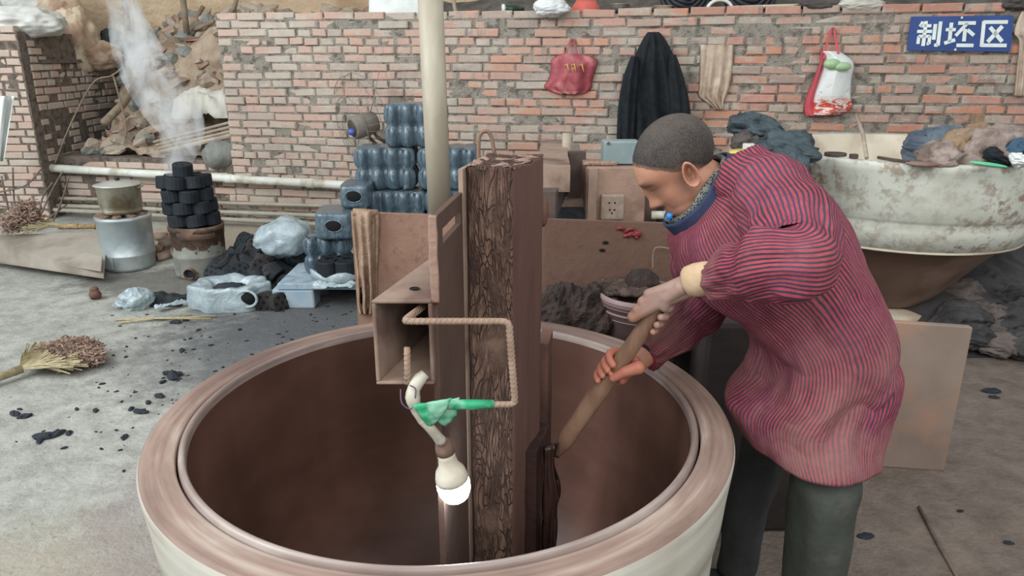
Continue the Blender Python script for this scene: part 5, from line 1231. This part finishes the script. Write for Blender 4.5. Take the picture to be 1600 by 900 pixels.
for s_ in (-1, 1):      # ears
    def ear(u, v):
        a = 2*PI*u; prof = [(0, -.006), (.38, -.006), (.62, .000), (.82, .010), (.97, .012), (1.03, .007), (.98, .001), (.6, -.006), (.0, -.008)]
        k, h_ = interp(prof, v); x = k*.0175*math.cos(a)*(1-.15*math.sin(a)); z = k*.030*math.sin(a)
        x, z = x*.96+z*.28*-1*(-1), z*.96-x*.28*-1*(-1)
        q = Vector((x*-1, 0, z)); tilt = .38
        return hw((-.010 + -x*math.cos(tilt), s_*(.0735+.004+h_+max(0, x)*math.sin(tilt)*1.0), -.012+z))
    body.surf(ear, 30, 16, cu=True, capv=False)
# neck, torso, arms, legs (slim below the clothes)
nk0, nk1 = at(1076, 275, HY), at(1128, 305, HY-.01)
limb(body, [nk0, lerp(nk0, nk1, .5), nk1, at(1170, 330, 1.63)], [.056, .058, .062, .075])
limb(body, [at(1170, 330, 1.63), at(1225, 400, 1.60), at(1272, 510, 1.58), at(1280, 570, 1.57)], [.08, .095, .09, .09])
SHN, ELN, WRN = at(1207, 312, 1.47), at(1252, 412, 1.22), at(1088, 438, 1.395)
SHF, ELF, WRF = at(1100, 345, 1.80), at(1098, 475, 1.74), at(992, 568, 1.60)
limb(body, [SHN, ELN], [.045, .040]); limb(body, [ELN, lerp(ELN, WRN, .5), WRN], [.04, .036, .026])
limb(body, [SHF, ELF], [.045, .040]); limb(body, [ELF, lerp(ELF, WRF, .5), WRF], [.04, .036, .026])
# stick
S0, S1 = at(1048, 448, 1.425), at(869, 712, 1.55); sd_ = (S1-S0).normalized(); SL = (S1-S0).length
ncam = (Vector((0, 0, CAMZ))-S0); ncam = (ncam-sd_*ncam.dot(sd_)).normalized(); nlef = ncam.cross(sd_).normalized()
if nlef.x > 0: nlef = -nlef
def sr(s): return interp([(.010,), (.0155,), (.0165,), (.0175,), (.0185,), (.0195,), (.020,), (.0195,), (.0185,), (.017,), (.008,)], max(0, min(1, s/SL)))[0]
def around(s, deg, ex=.009): a = math.radians(deg); return S0+sd_*s+(ncam*math.cos(a)+nlef*math.sin(a))*(sr(s)+ex)
def finger(s, a0, a1, knuckle, r, skew=0.0):
    pts = [knuckle]; n = 7
    for k in range(n+1): pts.append(around(s+skew*k/n, lerp(a0, a1, k/n), r*.93))
    rr = [r*1.12]+[lerp(r*1.05, r*.82, k/n) for k in range(n+1)]
    limb(body, pts, rr, 10)
# near (left) hand: back of the hand to the camera, knuckles at the left edge of the stick
hp_ = [.034, .055, .076, .096]
for i, s in enumerate(hp_):
    kn = around(s, 62, .017)
    body_r = (.0098, .0102, .0098, .0088)[i]
    limb(body, [lerp(WRN, kn, .12)+Vector((0, 0, .008-.007*i)), lerp(WRN, kn, .6)+ncam*.003, kn], [.0135, .0145, .0125], 10)
    finger(s, 95, 322-8*i, kn, body_r, .006)
limb(body, [lerp(WRN, S0, .12)+Vector((0, 0, .006)), lerp(WRN, around(.02, -20, .014), .55)+Vector((0, -.006, .010)), around(.016, -15, .012), around(.036, -32, .010)], [.017, .0155, .012, .0095], 10)
# far (right) hand: palm behind the stick, fingers come round to the front
c0 = .205
for i in range(4):
    s = c0+.019*i; kn = around(s-.004, 232, .012)
    limb(body, [lerp(WRF, kn, .15), lerp(WRF, kn, .6), kn], [.014, .0145, .0125], 10)
    finger(s, 200, 18+6*i, kn, (.0100, .0102, .0098, .0088)[i], .008)
limb(body, [lerp(WRF, S0+sd_*c0, .2), around(c0-.012, 285, .022), around(c0+.008, 318, .012), around(c0+.034, 345, .010)], [.017, .0155, .012, .0095], 10)
me = bake(body, .0029, 2)
me.name = 'person'
ca = me.color_attributes.new('tint', 'FLOAT_COLOR', 'POINT')
n = len(me.vertices); co = np.empty(n*3); me.vertices.foreach_get('co', co); co = co.reshape(-1, 3)
HMi = np.array(HM.transposed()); loc = (co-np.array(HO)) @ HMi.T
base = np.tile(np.array([*rgb('B08068'), 1.]), (n, 1))
def near(p, r): return np.exp(-(np.linalg.norm(co-np.array(p), axis=1)/r)**2)[:, None]
def lg(c, s): return np.exp(-(((loc-np.array(c))/np.array(s))**2).sum(1))[:, None]
def put(m, h): base[:, :3] = base[:, :3]*(1-m)+np.array(rgb(h))*m
put(np.clip(near(WRN, .14)*1.6, 0, 1), 'A1857A'); put(np.clip(near(around(.24, 0), .10)*1.5, 0, 1), 'B8705B')
for s_ in (-1, 1):
    put(.6*lg((.09, .031*s_, .031), (.03, .019, .0035)), '4A3A33'); put(.85*lg((.09, .032*s_, .0035), (.03, .015, .0016)), '2E2220')
    put(.4*lg((.07, .05*s_, -.03), (.03, .02, .02)), 'B8745F'); put(.4*lg((-.01, .085*s_, -.012), (.02, .012, .03)), 'B27460'); put(.75*lg((-.006, .080*s_, -.012), (.008, .010, .013)), '6E4236')
put(.6*lg((.10, 0, -.0615), (.03, .022, .008)), '98584C'); put(.45*lg((.11, 0, -.035), (.02, .02, .014)), 'B8715C')
put(.35*lg((.07, 0, .06), (.05, .06, .03)), 'BD8E74')
ca.data.foreach_set('color', base.ravel())
t = NT('skin'); a = t.n('ShaderNodeAttribute', attribute_name='tint').outputs['Color']; P = t.coord('Object')
t.color(t.mix(t.ramp(t.noise(P, 26, 5), [(.35, .0), (.8, .45)]), a, rgb('8E6655')))
t.b.inputs['Subsurface Weight'].default_value = .12; t.b.inputs['Subsurface Radius'].default_value = (.012, .005, .003)
t.bump(t.noise(P, 160, 4), .25, .001); m_skin = t.done(.52, 0, .4)
man = link('person', me, m_skin, None, True)
tag(man, 'man with cropped hair in a red and navy striped smock bending over the mould', 'person')
# hair
def hairline(x): return interp([(-.075,), (-.06,), (-.035,), (-.004,), (.008,), (.036,), (.066,), (.078,)], max(0, min(1, (x+.10)/.195)))[0]
mb = MB(); N1, N2 = 150, 100
grid_ = [[headp(2*PI*i/N1, (j/N2-.5)*PI*.9995) for i in range(N1)] for j in range(N2+1)]
def hdepth(p): return p.z-hairline(p.x)-.004*nz((p.x, p.y, p.z), 60)
pts = {}; vs = []; fs = []
def vid(j, i):
    i %= N1
    if (j, i) not in pts:
        p = grid_[j][i]; d = max(0, min(1, hdepth(p)/.02)); q = p*(1+(.0004+.0026*d)/p.length); q += p.normalized()*.0007*nz(p, 350)
        pts[(j, i)] = len(vs); vs.append(hw(q))
    return pts[(j, i)]
for j in range(N2):
    for i in range(N1):
        if all(hdepth(grid_[jj][ii % N1]) > 0 for jj, ii in ((j, i), (j, i+1), (j+1, i+1), (j+1, i))):
            fs.append((vid(j, i), vid(j, i+1), vid(j+1, i+1), vid(j+1, i)))
hmeta = [(hdepth(grid_[j][i])) for (j, i) in pts]
mb.add(vs, fs)
t = NT('cropped_hair'); P = t.coord('Object')
c = t.mix(t.ramp(t.noise(P, 260, 3), [(.35, 0.), (.7, 1.)]), rgb('2C2826'), rgb('49423E')); c = t.mix(t.ramp(t.noise(P, 12, 4), [(.4, 0.), (.7, .35)]), c, rgb('6B6058'))
eg = t.n('ShaderNodeAttribute', attribute_name='edge').outputs['Fac']; eg = t.ramp(t.math('ADD', eg, t.math('MULTIPLY', t.noise(P, 200, 2), .35)), [(.2, 0.), (.9, 1.)])
c = t.mix(eg, rgb('8A6856'), c)
t.color(c); t.bump(t.noise(P, 300, 3), .5, .0015); m_hair = t.done(.75, 0, .3)
hair = mb.build('hair', m_hair, man, True)
at_ = hair.data.attributes.new('edge', 'FLOAT', 'POINT'); at_.data.foreach_set('value', [max(0, min(1, h_/.022)) for h_ in hmeta])
# stripes
def stripes(name, N, dirt, vlo=.75, dirtc='8D6A64', warp=.012):
    t = NT(name); uv = t.coord('UV'); s = t.n('ShaderNodeSeparateXYZ'); t.L(uv, s.inputs[0]); U_, V_ = s.outputs[0], s.outputs[1]; P = t.coord('Object')
    wv = t.math('MULTIPLY', t.math('SUBTRACT', t.noise(P, 14, 3), .5), warp)
    ph = t.math('MULTIPLY', t.math('ADD', U_, wv), N); fr_ = t.math('FRACT', ph)
    k = t.ramp(fr_, [(0, 0.), (.06, 1.), (.44, 1.), (.50, 0.), (1, 0.)])
    vt = t.math('FRACT', t.math('MULTIPLY', ph, .333)); 
    red = t.mix(t.ramp(t.noise(P, 60, 3), [(.3, 0.), (.7, 1.)]), rgb('8A3543'), rgb('A04652'))
    nav = t.mix(t.ramp(t.noise(P, 9, 3), [(.4, 0.), (.6, 1.)]), rgb('2B2936'), rgb('3C3B50'))
    c = t.mix(k, red, nav)
    d = t.math('MULTIPLY', t.ramp(V_, [(vlo-.3, .2), (vlo+.15, 1.)]), t.ramp(t.noise(P, 6, 6, .65), [(.36, 0.), (.62, dirt)]))
    c = t.mix(d, c, rgb(dirtc)); t.color(c); t.bump(t.noise(P, 220, 3), .3, .001); return t.done(.9, 0, .2)
m_st_body = stripes('striped_smock', 124, .85, .78, warp=.008)
m_st_slv = stripes('striped_sleeve', 54, .62, .8, warp=.014)
m_st_slf = stripes('striped_sleeve_wet', 50, .9, .7, '5B4239', warp=.02)
TY = 1.58
rows = []
for (fx, fy, bx, by, b, ty) in ((1066, 352, 1140, 246, .088, 1.63), (1052, 366, 1166, 240, .135, 1.62), (1048, 400, 1212, 246, .175, 1.61), (1066, 440, 1262, 276, .195, 1.60), (1096, 470, 1306, 330, .20, 1.59), (1150, 500, 1344, 408, .185, 1.58), (1185, 545, 1376, 482, .185, 1.57), (1175, 590, 1380, 552, .190, 1.565), (1145, 628, 1362, 622, .195, 1.56)):
    F_, B_ = at(fx, fy, ty), at(bx, by, ty); rows.append((*F_, *B_, b, ty))
H1, H2 = Vector((.538, 1.545, fz(1.56, .675))), Vector((.822, 1.545, fz(1.56, .655))); rows.append((*H1, *H2, .215, 1.545))
def torso(u, v):
    r = interp(rows, v); Fp, Bp, b, ty = Vector(r[0:3]), Vector(r[3:6]), r[6], r[7]
    c = (Fp+Bp)/2; a = (Bp-Fp)/2; ang = 2*PI*u+PI/2
    ex = .86; ca_, sa_ = math.cos(ang), math.sin(ang)
    x = math.copysign(abs(ca_)**ex, ca_); y = math.copysign(abs(sa_)**ex, sa_)
    p = c + a*x + Vector((0, b*y, 0))
    n_ = (a.normalized()*x + Vector((0, y, 0))).normalized()
    f = .0
    lowk = max(0, (v-.55)/.45)
    # long drapes running with the spine, deeper in the skirt
    f += (.004+.013*lowk)*math.sin(ang*5+2.2*math.sin(v*5)+.6)*(.4+.6*v)
    f += (.005+.014*lowk)*nz((math.cos(ang)*1.6, math.sin(ang)*1.6, v*2), 2.2, 3)
    f += .009*(max(0, nz((math.cos(ang)*2+v*2.5, math.sin(ang)*2, v*3.5), 2.2, 13)))**.5*(.5+.5*v)-.004
    # swags across the hip
    sw = v*22+3.2*ca_-ang*.0
    f += .015*math.exp(-((v-.80)/.16)**2)*(abs(math.sin(sw*.5+1.2*nz((ca_, sa_, v), 2)))**.6-.5)*(1.2 if sa_ < 0 else .4)
    f += .006*math.exp(-((v-.2)/.16)**2)*math.sin(ang*9+v*14+2*nz((ca_, sa_, v*2), 2))
    f += .004*nz((ca_*2.2, sa_*2.2, v*7), 2.4, 9)
    f *= 1-.65*max(0, min(1, (v-.86)/.1))
    if v > .99: f -= .003
    return p + n_*f
smock = MB().surf(torso, 220, 190, cu=True, capv=True).build('smock', m_st_body, man, True)
for p in smock.data.polygons:
    if len(p.vertices) > 4: p.use_smooth = False
def sleeve(name, path, rad, mat, seed, N=90, seg=84, amp=1.0, flat=1.0):
    pth = [Vector(interp([tuple(p) for p in path], k/N)) for k in range(N+1)]
    fr_ = []; a = Vector((0, 0, 1))
    for i in range(N+1):
        t_ = (pth[min(i+1, N)]-pth[max(i-1, 0)]).normalized(); a = (a-t_*a.dot(t_)).normalized(); fr_.append((a.copy(), t_.cross(a)))
    def f(u, v):
        i = int(round(v*N)); p = pth[i]; A_, B_ = fr_[i]; an = 2*PI*u; r = interp([(x,) for x in rad], v)[0]
        ca_, sa_ = math.cos(an), math.sin(an)
        w_ = amp*(.0075*math.sin(v*34+2.0*ca_+1.5*nz((ca_, sa_, v*3), 1.5, seed)+seed)*(.4+.6*abs(math.sin(an*.5+seed)))*(.5+.7*v)
              + .007*nz((ca_*1.4, sa_*1.4, v*3.4), 2, seed) + .004*nz((ca_*2.5, sa_*2.5, v*10), 2, seed+2))
        w_ += .003*math.sin(an*9+seed)*max(0, (v-.86)/.14)
        if v > .985: w_ -= .006
        return p+(A_*ca_*flat+B_*sa_)*(r+w_)
    o = MB().surf(f, seg, N, cu=True, capv=True).build(name, mat, smock, True)
    for p in o.data.polygons:
        if len(p.vertices) > 4: p.use_smooth = False
    return o
cuffN = at(1108, 434, 1.375)
sleeve('sleeve', [SHN+Vector((-.03, .10, .03)), SHN+Vector((0, .02, .0)), lerp(SHN, ELN, .55)+Vector((.012, 0, 0)), ELN+Vector((.004, .022, 0)), ELN+Vector((-.035, .018, -.006)), lerp(ELN, cuffN, .55)+Vector((0, 0, .0)), cuffN],
       [.072, .084, .078, .070, .068, .060, .038], m_st_slv, 1)
cuffF = at(1008, 556, 1.615)
sleeve('sleeve', [SHF+Vector((.02, -.08, .0)), SHF, lerp(SHF, ELF, .5), ELF+Vector((0, 0, .02)), lerp(ELF, cuffF, .4), cuffF],
       [.07, .080, .076, .072, .060, .042], m_st_slf, 5)
m_cuff = M('beige_cuff', 'C9AE8E', 'B99C7D', 30, .9, .3, .002)
MB().tube([at(1114, 433, 1.37), at(1104, 434, 1.378), at(1090, 437, 1.39), at(1076, 440, 1.400), at(1073, 441, 1.402)], [.031, .033, .034, .031, .026], 24).build('shirt_cuff', m_cuff, man, True)
# collar of the inner jacket and the patterned sweater neck
m_navy = M('navy_collar', '27324C', '313C58', 20, .8, .4, .002)
t = NT('patterned_knit'); P = t.coord('Object'); w_ = t.n('ShaderNodeTexVoronoi', i_Scale=230); t.L(P, w_.inputs['Vector'])
t.color(t.mix(t.ramp(w_.outputs['Distance'], [(.40, 0.), (.5, 1.)]), rgb('1C2226'), rgb('75756F'))); m_knit = t.done(.9)
CC = at(1098, 300, 1.635); dd = (at(1050, 352, 1.635)-at(1138, 244, 1.635)).normalized(); nn = Vector((-dd.z, 0, dd.x)); nn = nn if nn.z > 0 else -nn
def collar(name, ra, rb_, h0, h1, flare, mat, th_, open_=False, seed=0, par=smock):
    def f(u, v):
        an = 2*PI*u; k = 1+flare*(1-v)
        return CC+dd*(ra*k*math.cos(an)+.006*v)+Vector((0, rb_*k*math.sin(an), 0))+nn*(lerp(h0, h1, v)+.004*math.sin(an*3+seed))+nn*.002*nz((math.cos(an)*3, math.sin(an)*3, v), 1.5, seed)
    return solid(MB().surf(f, 64, 8, cu=True).build(name, mat, par, True), th_)
collar('sweater_neck', .088, .070, -.025, .024, .10, m_knit, .010, seed=1)
collar('jacket_collar', .101, .083, -.035, .018, .12, m_navy, .007, seed=2)
MB().tube([CC+dd*.112*math.cos(2*PI*k/48)+Vector((0, .094*math.sin(2*PI*k/48), 0))-nn*.022 for k in range(48)], .0045, 8, closed=True).build('neck_piping', m_cuff, smock, True)
MB().tube([at(1047, 333, 1.60), at(1045, 343, 1.60)], .007, 10).build('blue_tag', bpy.data.materials['blue_plastic'], smock, True)
# trousers and boots
m_tr = M('rubber_boots', '30342F', '3E423B', 7, .6, .5, .006, c3='55524A', s3=4)
m_tr2 = M('dark_trousers', '3A3C3A', '2C2E2E', 8, .85, .5, .006)
def leg(pts, rad, mat, name, seed, N=40, seg=36, cap=True):
    pth = smooth_path(pts, N)
    def f(u, v):
        i = int(round(v*N)); p = pth[i]; an = 2*PI*u; r = interp([(x,) for x in rad], v)[0]
        w_ = .006*math.sin(v*16+2*math.cos(an)+seed)*abs(math.sin(an*.5+1)) + .007*nz((math.cos(an), math.sin(an), v*5), 1.6, seed)
        return p+Vector((math.cos(an)*(r+w_), math.sin(an)*(r+w_), 0))
    return MB().surf(f, seg, N, cu=True, capv=True).build(name, mat, man, True)
hipN, hipF = Vector((.69, 1.50, .76)), Vector((.69, 1.66, .76))
kn_, kf_ = at(1288, 778, 1.41), Vector((.66, 1.72, .50))
an_, af_ = Vector((.655, 1.345, .10)), Vector((.62, 1.74, .10))
leg([hipN, lerp(hipN, kn_, .5), kn_, lerp(kn_, an_, .45), an_+Vector((.01, 0, .02))], [.070, .074, .072, .066, .058], m_tr, 'boot_shaft', 1)
leg([hipF, lerp(hipF, kf_, .5), kf_, lerp(kf_, af_, .45), af_+Vector((.01, 0, .02))], [.08, .066, .058, .056, .052], m_tr2, 'boot_shaft', 4)
def foot(c, mat, seed):
    def f(u, v):
        an = 2*PI*u; r = interp([(.001,), (.8,), (1.0,), (1.0,), (.92,), (.6,), (.001,)], v)[0]
        z = interp([(.0,), (.0,), (.012,), (.04,), (.07,), (.10,), (.105,)], v)[0]
        x = math.cos(an)*.145*r; y = math.sin(an)*.052*r*(1+.18*(-math.cos(an)))
        z *= (.62 if x < -.02 else 1.0) if x < -.02 else 1
        return Vector((c.x-.06+x, c.y+y, max(.0, z)))
    mb = MB().surf(f, 36, 12, cu=True); o = mb.build('boot_foot', mat, man, True)
    MB().surf(lambda u, v: Vector((c.x-.06+math.cos(2*PI*u)*.150, c.y+math.sin(2*PI*u)*.056*(1+.18*(-math.cos(2*PI*u))), .022*v)), 36, 2, cu=True, capv=True).build('boot_sole', m_rubber, man)
foot(an_, m_tr, 1); foot(af_, m_tr2, 2)
# the wooden paddle
m_pad = M('worn_wood', '7E5E4A', '967660', 30, .75, .4, .002, c3='6E5242', s3=9, stretch=(1, 1, .25))
def stk(u, v):
    s = v*SL; an = 2*PI*u; low = max(0, (v-.45)/.55); r = sr(s)*(1+.04*nz((0, 0, v), 14))
    return S0+sd_*s+(ncam*math.cos(an)*(1-.35*low)+nlef*math.sin(an)*(1+.12*low))*r+Vector((.003*math.sin(v*6), 0, 0))
pdl = MB().surf(stk, 24, 60, cu=True, capv=True).build('clay_paddle', m_pad, smooth=True)
tag(pdl, 'long worn wooden stick held in both hands, its tip in the clay', 'stick')
